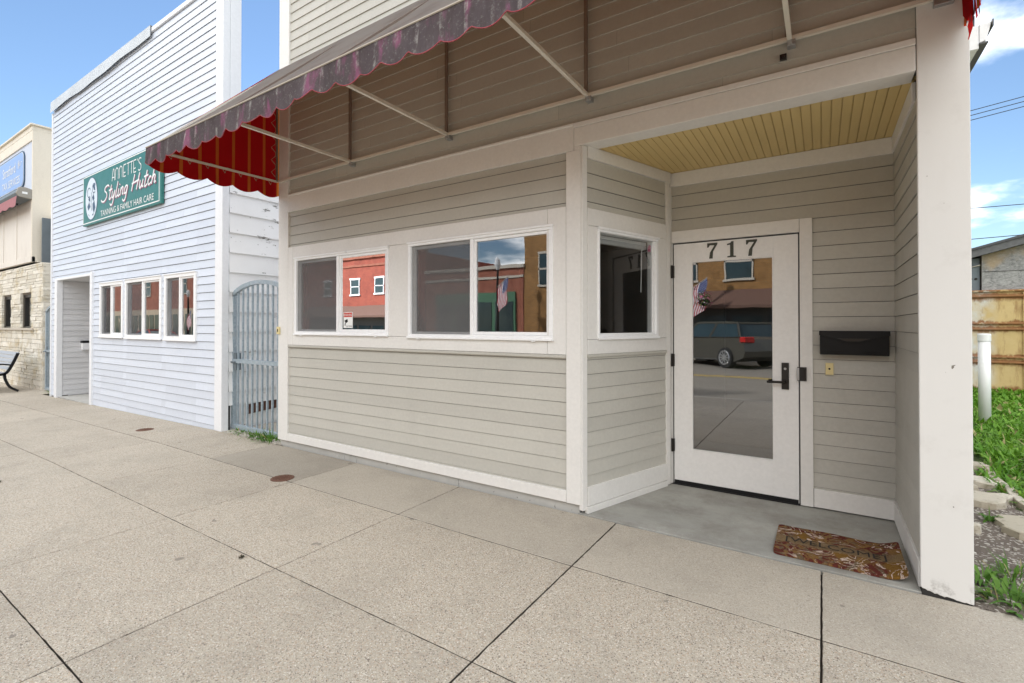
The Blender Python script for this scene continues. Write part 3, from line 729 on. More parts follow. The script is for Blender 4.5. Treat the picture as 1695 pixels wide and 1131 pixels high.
def front_door():
    o1 = .006; L, Rr, B, T = -1.072, -.152, .016, 2.055; g0, g1, h0, h1 = -.925, -.318, .313, 1.897
    bx1('door_casing', 'trim', [(-.142, -.060, 0, .026, .014, 2.165), (-1.088, -.144, 0, .026, 2.066, 2.166), (-1.088, -1.080, 0, .025, .014, 2.064)], FB)
    bx1('threshold', 'black', [(-1.09, -.145, -.08, .022, .002, .014)], FB)
    mb = MB(); mb.box(L, g0, -.04, o1, B, T, FB); mb.box(g1, Rr, -.04, o1, B, T, FB); mb.box(g0, g1, -.04, o1-.0003, B, h0, FB); mb.box(g0, g1, -.04, o1-.0003, h1, T, FB)
    e = .008
    mb.box(g0, g1, -.02, o1+.004, h0-.001, h0+e, FB); mb.box(g0, g1, -.02, o1+.004, h1-e, h1+.001, FB); mb.box(g0-.001, g0+e, -.02, o1+.0038, h0, h1, FB); mb.box(g1-e, g1+.001, -.02, o1+.0038, h0, h1, FB)
    d = mb.build('door', 'doorpaint', shop, .002)
    g = MB(); g.face([FB(x, -.004, z) for x, z in ((g0+e, h0+e), (g1-e, h0+e), (g1-e, h1-e), (g0+e, h1-e))]); g.build('pane', 'doorglass', d)
    mb = MB(); mb.box(L+.004, Rr-.004, -.01, o1+.004, B-.002, B+.028, FB); mb.build('door_sweep', 'black', d)
    mb = MB(); mb.box(-.264, -.215, o1, o1+.016, .872, 1.075, FB); mb.build('lock_plate', 'bronze', d, .003)
    mb = MB(); mb.tube([FB(-.24, o1+.016, .93), FB(-.24, o1+.055, .93)], .011, 10); mb.tube([FB(-.232, o1+.055, .93), FB(-.30, o1+.057, .93), FB(-.36, o1+.052, .928)], .0095, 10); mb.build('handle', 'bronze', d, 0, True)
    mb = MB(); mb.tube([FB(-.24, o1+.016, 1.03), FB(-.24, o1+.02, 1.03)], .009, 12); mb.build('keyhole', 'steel', d)
    for z in (1.82, 1.065, .34):
        mb = MB(); mb.tube([FB(-1.083, .030, z-.055), FB(-1.083, .030, z+.055)], .0085, 8); mb.box(-1.088, -1.066, .0, .024, z-.052, z+.052, FB); mb.build('hinge', 'bronze', d)
    mb = MB(); mb.m = 0; mb.box(-.160, -.100, .026, .034, .944, 1.048, FB); mb.m = 1; mb.box(-.145, -.122, .034, .036, .955, 1.037, FB); mb.m = 0; mb.box(-.112, -.101, .034, .052, .95, 1.042, FB); mb.m = 2; mb.box(-.162, -.147, .026, .0375, .948, 1.042, FB)
    mb.build('strike_plate', ['bronze', 'dark', 'steel'], shop, .002)
    # numerals with serifs, cut as outlines
    seven = [(.0, 1.0), (.62, 1.0), (.62, .92), (.36, .45), (.33, 0), (.12, 0), (.17, .38), (.44, .84), (.16, .86), (.07, .72), (0, .72)]
    one = [(.0, .78), (.0, .86), (.18, .90), (.26, 1.0), (.38, 1.0), (.38, .09), (.52, .07), (.52, 0), (.02, 0), (.02, .07), (.18, .09), (.18, .80)]
    for poly, s in ((seven, -.800), (one, -.648), (seven, -.508)):
        mb = MB(); mb.prism([FB(s+x*.128, o1, 1.913+z*.128) for x, z in poly], (0, 0, 0), (0, -.006, 0)); mb.build('house_number', 'digits', d, .001)
front_door()

def mailbox():
    t = thing('mailbox', 'black horizontal wall mailbox with a notched lid mounted right of the door', 'mailbox', (.184, 4.22, 1.23))
    mb = MB(); x0, x1 = -.016, .384
    prof = [(0.012, 1.15), (.095, 1.15), (.105, 1.30), (.012, 1.315)]
    mb.prism([FB(x0, a, z) for a, z in prof], (0, 0, 0), (x1-x0, 0, 0)); mb.build('box', 'black', t, .004)
    mb = MB()
    L = [(x0-.004, 1.318), (x1+.004, 1.318), (x1+.004, 1.29), (x0+.30, 1.262), (x0+.245, 1.236), (x0+.155, 1.236), (x0+.10, 1.262), (x0-.004, 1.29)]
    mb.prism([FB(a, .106, z) for a, z in L], (0, 0, 0), (0, -.005, 0)); mb.box(x0-.004, x1+.004, .012, .110, 1.316, 1.322, FB); mb.build('lid', 'black', t, .002)
    mb = MB(); mb.prism([FB(a, .111, z) for a, z in ((x0+.105, 1.268), (x0+.295, 1.268), (x0+.24, 1.248), (x0+.16, 1.248))], (0, 0, 0), (0, -.003, 0)); mb.build('lid_relief', 'bronze', t, .001)
    for a in (.055, .265): mb = MB(); mb.tube([FB(x0+a, .103, 1.168), FB(x0+a+.075, .103, 1.166)], .003, 6); mb.build('newspaper_hook', 'black', t)
mailbox()
def bell():
    mb = MB(); mb.box(.018, .067, .012, .024, 1.0, 1.086, FB); mb.m = 1; mb.tube([FB(.042, .024, 1.043), FB(.042, .028, 1.043)], .007, 12)
    o = mb.build('doorbell', ['ivory', 'bronze'], None, .003, base=FB(.042, .012, 1.043)); tag(o, 'small ivory doorbell plate on the siding below the black mailbox', 'doorbell')
bell()
def doormat():
    base = (.062, 3.485, .008); an = math.radians(.5)
    mb = MB(); nx, ny = 40, 24; w, d = .63, .47
    def P(i, j, top):
        x = -w/2+w*i/nx; y = -d/2+d*j/ny; cr = .03
        fx = max(0, abs(x)-(w/2-cr)); fy = max(0, abs(y)-(d/2-cr)); l = math.hypot(fx, fy)
        if l > cr: x -= math.copysign((l-cr)*fx/l, x); y -= math.copysign((l-cr)*fy/l, y)
        z = (.014 if top else 0)+(.035*max(0, (x-.20)/.115)**2)
        return (base[0]+x, base[1]+y-.12*max(0, x)*.1, base[2]+z+(.002*math.sin(x*17+y*9) if top else 0))
    for i in range(nx):
        for j in range(ny): mb.face([P(i, j, 1), P(i+1, j, 1), P(i+1, j+1, 1), P(i, j+1, 1)])
    for i in range(nx):
        for j in (0, ny): mb.face([P(i, j, 0), P(i+1, j, 0), P(i+1, j, 1), P(i, j, 1)])
    for j in range(ny):
        for i in (0, nx): mb.face([P(i, j, 0), P(i, j+1, 0), P(i, j+1, 1), P(i, j, 1)])
    t = mb.build('doormat', 'mat', None, base=base); tag(t, 'brown paisley coir doormat reading WELCOME, its right edge curled against the wall', 'doormat')
    mb = MB(); fr = lambda s, o, z: Vector((base[0]+s, base[1]+z, base[2]+.0185+.035*max(0, (s-.20)/.115)**2))
    text(mb, '[WELCOME]', fr, -.01, -.034, .10, 0, 1.0, 0, 'CENTER', .50); mb.build('lettering', 'matink', t)
doormat()

# ================================================================== AWNING
def awning():
    X0, X1, YF, ZF, YB, ZB = -5.25, .60, 1.90, 3.0, 3.17, 4.29
    t = thing('awning', 'faded purple-grey canvas awning with scalloped valance and red striped lining above the shop windows', 'awning', (-2.3, 3.17, 3.0))
    def surf(u, v, off=0):
        x = X0+(X1-X0)*u; sag = -.02*math.sin(math.pi*v)*(.6+.4*math.cos(2*math.pi*(x+3.96)/1.26))
        n = Vector((0, -(ZB-ZF), (YB-YF))).normalized() if False else Vector((0, -.71, .70))
        p = Vector((x, YF+(YB-YF)*v, ZF+(ZB-ZF)*v))+n*(sag+off); return p
    mb = MB(); nu, nv = 60, 8
    for m, off in ((0, 0), (1, -.003)):
        mb.m = m
        for i in range(nu):
            for j in range(nv): mb.face([surf(i/nu, j/nv, off), surf((i+1)/nu, j/nv, off), surf((i+1)/nu, (j+1)/nv, off), surf(i/nu, (j+1)/nv, off)])
    mb.build('canopy', ['awntop', 'redx'], t, 0, True)
    # front valance: two skins, scalloped
    mb = MB(); per = .2105; n = int((X1-X0)/per*12)
    def val(i, top, off):
        x = X0+(X1-X0)*i/n; ph = ((x-X0)/per) % 1; d = .148+.008*math.sin(x*2.7)+(.038+.01*math.sin(math.floor((x-X0)/per)*2.1))*math.sin(math.pi*ph)**.8
        wv = .012*math.sin(x*7.3)+.008*math.sin(x*19+1)
        return Vector((x, YF+off+(0 if top else wv-.01), ZF+.005-(0 if top else d)))
    for m, off in ((0, -.002), (1, .001)):
        mb.m = m
        for i in range(n):
            a, b, c, d = val(i, 1, off), val(i+1, 1, off), val(i+1, 0, off), val(i, 0, off)
            ab = (a+d)/2; bc = (b+c)/2; mb.face([a, b, bc, ab]); mb.face([ab, bc, c, d])
    mb.build('valance', ['valance', 'redx'], t, 0, True)
    mb = MB(); mb.tube([val(i, 0, -.001) for i in range(n+1)], .0032, 5); mb.build('piping', 'redtrim', t)
    mb = MB(); mb.tube([(X0, YF-.004, ZF+.004), (X1, YF-.004, ZF+.004)], .006, 6); mb.build('hem', 'cornice', t)
    # side panels with their own valances
    for X, torn in ((X0, False), (X1, True)):
        mb = MB(); per2 = .26; y0, y1 = YF, YB+.035; n2 = 60
        for m, off in ((1, -.0015 if X < 0 else .0015), (0, .0015 if X < 0 else -.0015)):
            mb.m = m
            for i in range(n2):
                q = []
                for ii in (i, i+1):
                    y = y0+(y1-y0)*ii/n2; ph = ((y-y0)/per2) % 1; d = .145+.045*math.sin(math.pi*ph)**.8
                    w = .012*math.sin(y*11)
                    q.append(((X+off, y, ZF+(ZB-ZF)*(y-YF)/(YB-YF)), (X+off+w*.3, y, ZF-.02), (X+off+w, y, ZF-d)))
                mb.face([q[0][0], q[1][0], q[1][1], q[0][1]])
                if torn and q[0][2][1] > 2.9:
                    w = random.uniform(-.02, .03); q = [(u, v, (l[0]+random.uniform(-.01, .01), l[1], l[2]+w)) for u, v, l in q]
                mb.face([q[0][1], q[1][1], q[1][2], q[0][2]])
        if torn:
            mb.m = 0
            mb.face([(X, 3.06, 2.87), (X+.004, 3.12, 2.86), (X-.006, 3.125, 2.80), (X-.004, 3.11, 2.755), (X-.01, 3.10, 2.72), (X-.008, 3.085, 2.72), (X+.004, 3.075, 2.77), (X-.002, 3.06, 2.82)])
            mb.face([(X-.025, 3.13, 2.97), (X+.0, 3.06, 2.97), (X+.0, 3.06, 2.84), (X-.012, 3.10, 2.815), (X-.02, 3.135, 2.86)])
        o = mb.build('side_panel', ['redy', 'valance'], t, 0, False)
        if torn: o['label'] = 'right side panel with a torn red strip hanging'
    # frame
    mb = MB(); mb.bar((X0+.04, YB-.005, 3.0), (X1-.10, YB-.005, 3.0), .022); mb.build('wall_bar', 'alu', t)
    mb = MB(); mb.bar((X0+.02, YF+.02, ZF-.01), (X1-.02, YF+.02, ZF-.01), .024); mb.build('front_bar', 'alu', t)
    for X in (X0+.025, X1-.025):
        mb = MB(); mb.bar((X, YF+.02, ZF-.012), (X, YB-.01, ZF-.0), .02); mb.build('end_bar', 'alu', t)
        mb = MB(); mb.bar((X, YF+.03, ZF+.02), (X, YB-.01, ZB-.04), .02); mb.build('rafter', 'alu', t)
        mb = MB(); mb.bar((X+.004, YB-.018, ZF), (X+.004, YB-.018, ZB-.05), .02); mb.build('upright', 'brownbar', t)
    for X in (-3.96, -2.70, -1.40, -.15):
        mb = MB(); mb.bar((X, YB-.01, 3.0), (X, YF+.02, ZF-.005), .024); mb.build('strut', 'alu', t)
        mb = MB(); mb.bar((X-.012, YB-.004, 3.01), (X-.012, YB-.004, ZB-.02), .022); mb.build('upright', 'brownbar', t)
        mb = MB(); mb.bar((X, YB-.03, ZB-.06), (X, YF+.03, ZF+.015), .022); mb.build('rafter', 'brownbar', t)
        mb = MB(); mb.box(X-.012, X+.03, YB-.02, 3.205, 2.955, 2.988); mb.tube([(X+.01, YB-.03, 2.966), (X+.01, YB+.0, 2.966)], .008, 8); mb.build('clamp', 'steel', t, .002)
    mb = MB(); mb.box(-.20, -.165, 3.165, 3.19, 2.895, 2.925); mb.tube([(-.18, 3.155, 2.91), (-.18, 3.19, 2.91)], .008, 8); mb.build('clamp', 'bronze', t, .002)
    mb = MB(); mb.box(.475, .555, 3.150, 3.18, 2.955, 3.03); mb.tube([(.515, 3.143, 2.985), (.515, 3.152, 2.985)], .012, 8); mb.build('clamp', 'steel', t, .003)
    # lacing cord zigzag at the left end
    mb = MB(); P = []; y = YF+.15
    k = 0
    while y < YB-.05: P.append((X0+.03, y, ZF+.0)); P.append((X0+.006, y+.05, ZF-.045)); P.append((X0+.01, y+.07, ZF+.015)); y += .165
    mb.tube(P, .0035, 5); P = []; z = ZF+.05
    while z < ZB-.25: P.append((X0+.02, YB-.03, z)); P.append((X0+.008, YB-.075, z+.05)); P.append((X0+.02, YB-.03, z+.10)); z += .14
    mb.tube(P, .0035, 5); mb.build('lacing', 'rope', t)
awning()

# ================================================================== BLUE-WHITE BUILDING
blue = thing('clapboard_building', 'pale blue-white clapboard false-front salon with three sliding windows and a recessed doorway', 'building', (-9.9, 3.2, 0))
def blue_building():
    FBl = Fr((0, 3.2), (1, 0), (0, -1)); X0, X1 = -13.30, -6.63
    dz = lambda x: gz(x)
    D = (-12.93, -11.06, -.4, 2.28)
    WS = [(-10.64, -9.635, 1.155, 2.10), (-9.55, -8.222, 1.15, 2.107), (-8.125, -7.165, 1.145, 2.104)]
    holes = [D]+[(a+.02, b-.02, c+.02, d-.02) for a, b, c, d in WS]
    mb = MB()
    for u, w, a, b in cells(X0, X1, -.07, 5.86, holes): siding(mb, FBl, u, w, max(a, -.07), b, .1095, .052, .013, 3.2, -.002, .006)
    mb.build('siding', 'blue', blue)
    mb = MB(); wall_back(mb, FBl, X0+.02, -6.51, -.2, 5.9, holes, .16); mb.build('inner_wall', 'dark', blue)  # dark sheet behind the slots paints the shadow lines between boards
    # alcove
    FL = Fr((-12.93, 3.2), (0, 1), (1, 0)); mb = MB(); siding(mb, FL, .06, 1.6, -.05, 2.26, .1095, .052, .012, None, 0); mb.build('alcove_siding', 'alcove', blue)
    mb = MB(); mb.box(-13.05, -12.935, 3.3, 4.9, -.2, 2.4); mb.box(-11.05, -10.95, 3.3, 4.9, -.2, 2.4); mb.box(-12.93, -11.05, 4.8, 4.9, -.2, 2.4); mb.box(-12.93, -11.05, 3.2, 4.8, 2.265, 2.36); mb.build('alcove_wall', 'alcove', blue)
    mb = MB(); mb.prism([(-12.93, 3.2, 0), (-11.05, 3.2, 0), (-11.05, 4.8, 0), (-12.93, 4.8, 0)], (0, 0, -.2), (0, 0, -.066)); mb.build('alcove_floor', 'found', blue)
    mb = MB(); mb.box(-12.5, -11.6, 4.77, 4.80, -.05, 2.0); mb.build('alcove_door', 'doorpaint', blue, .004)
    mb = MB(); mb.box(-12.915, -12.80, 3.55, 3.80, .86, 1.0); mb.m = 1; mb.box(-12.915, -12.79, 3.54, 3.81, 1.0, 1.045); mb.build('letter_box', ['bluewhite', 'black'], blue, .004)
    mb = MB(); mb.box(-13.06, -12.93, 3.17, 3.205, -.1, 2.29); mb.box(-12.935, -12.912, 3.17, 3.262, -.1, 2.28); mb.build('door_trim', 'bluewhite', blue, .004)
    mb = MB(); mb.box(-11.06, -10.98, 3.16, 3.205, -.09, 2.33); mb.box(-11.075, -11.06, 3.16, 3.3, -.09, 2.27); mb.build('door_trim', 'bluewhite', blue, .004)
    mb = MB(); mb.box(-12.93, -11.06, 3.175, 3.205, 2.262, 2.30); mb.build('door_trim', 'bluewhite', blue, .004)
    mb = MB(); mb.box(X1-.01, -6.495, 3.165, 3.22, -.0, 5.93); mb.box(-6.515, -6.46, 3.166, 3.255, .0, 5.93); mb.box(-6.62, -6.462, 3.257, 3.40, 4.0, 5.93); mb.build('corner_board', 'bluewhite', blue, .006)
    mb = MB(); mb.box(X0-.02, X0+.025, 3.17, 3.36, -.1, 5.72); mb.build('corner_board', 'bluewhite', blue, .004)
    mb = MB(); mb.box(X0, -6.5, 3.17, 3.42, 5.86, 5.925); mb.build('parapet_edge', 'bluewhite', blue, .004)
    # bent metal coping on the left part
    mb = MB(); n = 24; xa, xb = X0-.02, -8.60
    for i in range(n):
        q = []
        for ii in (i, i+1):
            x = xa+(xb-xa)*ii/n; low = 5.72+.012*math.sin(x*1.9)+.008*math.sin(x*5)+.05*(ii/n); out = .022+.006*math.sin(x*2.3)
            q.append(((x, 3.17-out, low), (x, 3.17-.018, 5.945), (x, 3.40, 5.95)))
        mb.face([q[0][0], q[1][0], q[1][1], q[0][1]]); mb.face([q[0][1], q[1][1], q[1][2], q[0][2]])
    mb.build('coping', 'coping', blue)
    # side wall of wide flaking boards facing the gap
    FS = Fr((-6.48, 3.257), (0, 1), (1, 0)); mb = MB(); siding(mb, FS, 0, 12.6, .32, 4.1, .259, .50, .022, None, 0); mb.box(-6.62, -6.489, 3.4, 16, .2, 4.1); mb.build('side_wall', 'flaky', blue)
    mb = MB(); mb.box(-6.63, -6.50, 3.3, 15.9, -.1, .32); mb.build('base_wall', 'flaky', blue)
    mb = MB(); mb.prism([(-6.494, 3.5, .17), (-6.494, 5.2, .30), (-6.494, 5.2, .40), (-6.494, 3.5, .30)], (0, 0, 0), (.02, 0, 0)); mb.build('exposed_sill', 'brickbase', blue, .004)
    mb = MB(); mb.box(-13.30, -13.18, 3.36, 16, -.2, 4.1); mb.box(-13.2, -6.6, 15.9, 16, -.2, 4.1); mb.box(-13.2, -6.6, 3.4, 15.9, 2.7, 2.8); mb.build('rear_wall', 'alcove', blue)
    mb = MB()
    for s in (-1, 1): mb.prism([(-9.9, 3.38, 5.2), (-9.9+s*3.45, 3.38, 3.95), (-9.9+s*3.45, 16.1, 3.95), (-9.9, 16.1, 5.2)], (0, 0, 0), (0, 0, .1))
    mb.build('roof', 'shingle', blue)
    xs = [X0, -12.95]; mb = MB()
    for a, b in ((X0, -12.95), (-11.04, -9.5), (-9.5, -8), (-8, -6.5)):
        mb.hexa([(x, y, z) for x in (a, b) for y in (3.20, 3.3) for z in (gz(x)-.05, gz(x)+.045 if a < -6 else 0)])
    mb.build('base_strip', 'oldwood', blue)
    FWb = Fr((0, 3.18), (1, 0), (0, -1))
    for i, (a, b, c, d) in enumerate(WS):
        slider(FWb, a, b, c, d, a+(b-a)*.50, blue, .06, .012, True, 'screendark', False, ('leftmost salon window', 'middle salon window, the widest', 'rightmost salon window')[i])
blue_building()

def script_word(mb, word, fr, s, z, h, off, w, sh=.42, xs=.72):
    G = {'S': (.62, [[(.55, .88), (.42, 1), (.16, .92), (.12, .7), (.36, .5), (.42, .24), (.22, .0), (-.05, .02), (-.16, .16)]]),
         't': (.30, [[(.14, .95), (.08, .12), (.16, 0), (.30, .12)], [(-.06, .60), (.30, .64)]]),
         'y': (.36, [[(.0, .5), (.03, .12), (.14, .06), (.28, .5)], [(.28, .5), (.18, -.30), (.02, -.42), (-.10, -.28)]]),
         'l': (.20, [[(.08, 1), (.03, .12), (.1, 0), (.22, .1)]]), 'i': (.20, [[(.05, .5), (.03, .1), (.1, 0), (.2, .1)], [(.09, .70), (.10, .77)]]),
         'n': (.38, [[(.04, .5), (.02, .0)], [(.02, .25), (.14, .5), (.25, .43), (.24, .06), (.36, .08)]]),
         'g': (.40, [[(.26, .44), (.12, .5), (.0, .28), (.06, .03), (.2, .1), (.28, .5)], [(.28, .5), (.2, -.30), (.04, -.42), (-.08, -.28)]]),
         'H': (.66, [[(.10, 1), (.0, 0)], [(.56, 1), (.46, 0)], [(-.05, .46), (.60, .56)]]), 'u': (.38, [[(.02, .5), (.03, .1), (.13, .02), (.27, .3)], [(.28, .5), (.26, .08), (.38, .08)]]),
         'c': (.30, [[(.26, .42), (.14, .5), (.02, .25), (.12, .02), (.30, .12)]]), 'h': (.40, [[(.09, 1), (.02, 0)], [(.02, .25), (.15, .5), (.26, .42), (.25, .06), (.38, .1)]])}
    nst = 0
    for ch in word:
        if ch == ' ': s += .30*h*xs; continue
        wd, st = G[ch]
        for p in st:
            pts = smoothpts(p, 6); nst += 1; ribbon(mb, [(s+(x*xs+y*sh*.55)*h, z+y*h) for x, y in pts], w, fr, off+nst*.00012, .0002)
        s += (wd+.035)*h*xs
    return s
def deco_word(mb, word, fr, s, z, h, off, w, xs=1):
    G = {'A': (.36, [[(0, 0), (.05, .55), (.13, 1), (.22, .9), (.28, 0)], [(.03, .30), (.27, .30)]]), 'N': (.40, [[(.02, 0), (.02, .92)], [(.02, .75), (.10, 1), (.22, .95), (.29, .75), (.29, 0)]]),
         'E': (.34, [[(.26, 1), (.03, 1)], [(.03, 1), (.03, 0)], [(.03, 0), (.26, 0)], [(.03, .32), (.22, .32)]]), 'T': (.32, [[(0, 1), (.30, 1)], [(.15, 1), (.15, 0)]]),
         "'": (.12, [[(.05, 1.02), (.03, .85)]]), 'S': (.3, [[(.26, .92), (.14, 1), (.03, .85), (.1, .62), (.24, .4), (.22, .08), (.08, 0), (0, .1)]])}
    for ch in word:
        wd, st = G[ch]
        for ip, p in enumerate(st): ribbon(mb, [(s+x*h*xs, z+y*h) for x, y in (smoothpts(p, 5) if len(p) > 2 else p)], w, fr, off+ip*.0004, .001)
        s += wd*h*xs
    return s
def salon_sign():
    t = thing('wall_sign', 'dark green painted sign with an oval emblem reading ANNETTE\'S Styling Hutch', 'sign', (-9.76, 3.17, 3.61))
    fr = Fr((0, 3.14), (1, 0), (0, -1)); a, b, c, d = -11.36, -8.165, 3.165, 4.065
    mb = MB(); mb.box(a, b, -.042, 0, c, d, fr); mb.build('board', 'signgreen', t, .005)
    mb = MB(); e = .016
    for x0, x1, z0, z1 in ((a+.02, b-.035, d-.03, d-.03+e), (a+.02, b-.035, c+.03, c+.03+e), (a+.005, a+.005+e, c+.03, d-.03), (b-.045-e, b-.045, c+.03, d-.03)): mb.box(x0, x1, 0, .003, z0, z1, fr)
    mb.build('border', 'signwhite', t)
    mb = MB(); cx, cz = -10.94, 3.62
    mb.m = 1; disc(mb, fr, cx, cz, .295, .385, .002, 40); mb.m = 0; disc(mb, fr, cx, cz, .28, .37, .004, 40)
    mb.m = 1
    for sx_, sz_ in ((-.11, .12), (.13, .17)):
        pts = [(cx+sx_+.075*math.cos(q*.45)*(.9 if q % 2 else 1.1), cz+sz_+.085*math.sin(q*.45)) for q in range(1, 13)]; ribbon(mb, pts, .016, fr, .005)
    for pl in ([(.06, .22), (.16, .25), (.19, .12), (.12, .14)], [(-.15, .0), (-.06, .04), (-.05, -.05)], [(.04, .02), (.12, .06), (.15, -.02), (.08, -.05)], [(-.19, -.12), (-.1, -.05), (-.04, -.14), (-.14, -.2)], [(.06, -.1), (.14, -.05), (.2, -.18), (.13, -.27), (.07, -.2)], [(-.14, -.25), (-.07, -.31), (-.12, -.29)], [(.03, -.3), (.12, -.26), (.1, -.31)]):
        mb.face([fr(cx+x, .005, cz+z) for x, z in pl])
    for p in ([(-.16, .06), (-.1, .0), (-.12, -.12)], [(.0, .12), (.03, .02), (0, -.1), (.03, -.22)], [(.1, .1), (.1, .0), (.16, -.1)]): ribbon(mb, [(cx+x, cz+z) for x, z in smoothpts(p)], .012, fr, .005)
    mb.build('emblem', ['signoval', 'signnavy'], t)
    mb = MB(); deco_word(mb, "ANNETTE'S", fr, -10.0, 3.775, .19, .003, .017, 2.12); mb.build('lettering', 'signwhite', t)
    mb = MB(); script_word(mb, 'Styling Hutch', fr, -10.42, 3.49, .25, .002, .030, .62, 1.62); mb.v = [(x+.016, y, z-.014) for x, y, z in mb.v]; mb.build('lettering', 'signpink', t)
    mb = MB(); script_word(mb, 'Styling Hutch', fr, -10.42, 3.49, .25, .005, .027, .62, 1.62); mb.build('lettering', 'signwhite', t)
    mb = MB(); text(mb, 'TANNING & FAMILY HAIR CARE', fr, -10.50, 3.245, .145, .004, fit=2.10); mb.build('lettering', 'signwhite', t)
salon_sign()

# ------------------------------------------------------------------ gates
def gate(base, w, hgt, label):
    t = thing('metal_gate', label, 'gate', base, 'arched metal gates between buildings')
    x0, y, z0 = base; mb = MB(); x1 = x0+w; sp = z0+hgt-.30; zb = z0+.02
    def arc(x, r=0): u = (x-x0)/w*2-1; return sp+.27*math.sqrt(max(0, 1-(u*.93)**2))-.0
    mb.bar((x0+.04, y, zb), (x0+.04, y, arc(x0+.04)), .055, .045); mb.bar((x1-.02, y, zb), (x1-.02, y, arc(x1-.02)), .04)
    P = [(x0+.03+(w-.05)*i/20, y, arc(x0+.03+(w-.05)*i/20)) for i in range(21)]
    for p, q in zip(P, P[1:]): mb.bar(p, q, .045, .05)
    mb.build('frame', 'galv', t)
    for nm, z in (('bottom_rail', zb+.03), ('middle_rail', z0+.90)):
        mb = MB(); mb.bar((x0+.02 if nm[0] == 'b' else x0-.02, y-.003, z), (x1-.02, y-.003, z), .05); mb.build(nm, 'galv', t)
    n = 10
    for i in range(n):
        x = x0+.10+(w-.16)*(i+.3)/n; mb = MB(); mb.bar((x, y+.008, zb+.04), (x, y+.008, arc(x)-.01), .02); mb.build('bar', 'galv', t)
    mb = MB(); mb.box(x0+.075, x0+.125, y-.02, y+.05, z0+.78, z0+1.0); mb.tube([(x0-.03, y-.035, z0+.885), (x0+.14, y-.035, z0+.885)], .014, 8); mb.build('latch', 'greymetal', t, .003)
    return t
gate((-6.70+.18, 3.33, 0), 1.28, 1.93, 'arched galvanised metal bar gate closing the gap beside the greige shop')
gate((-14.75, 3.45, -.11), 1.3, 1.95, 'arched metal bar gate mostly hidden between the stone building and the salon')

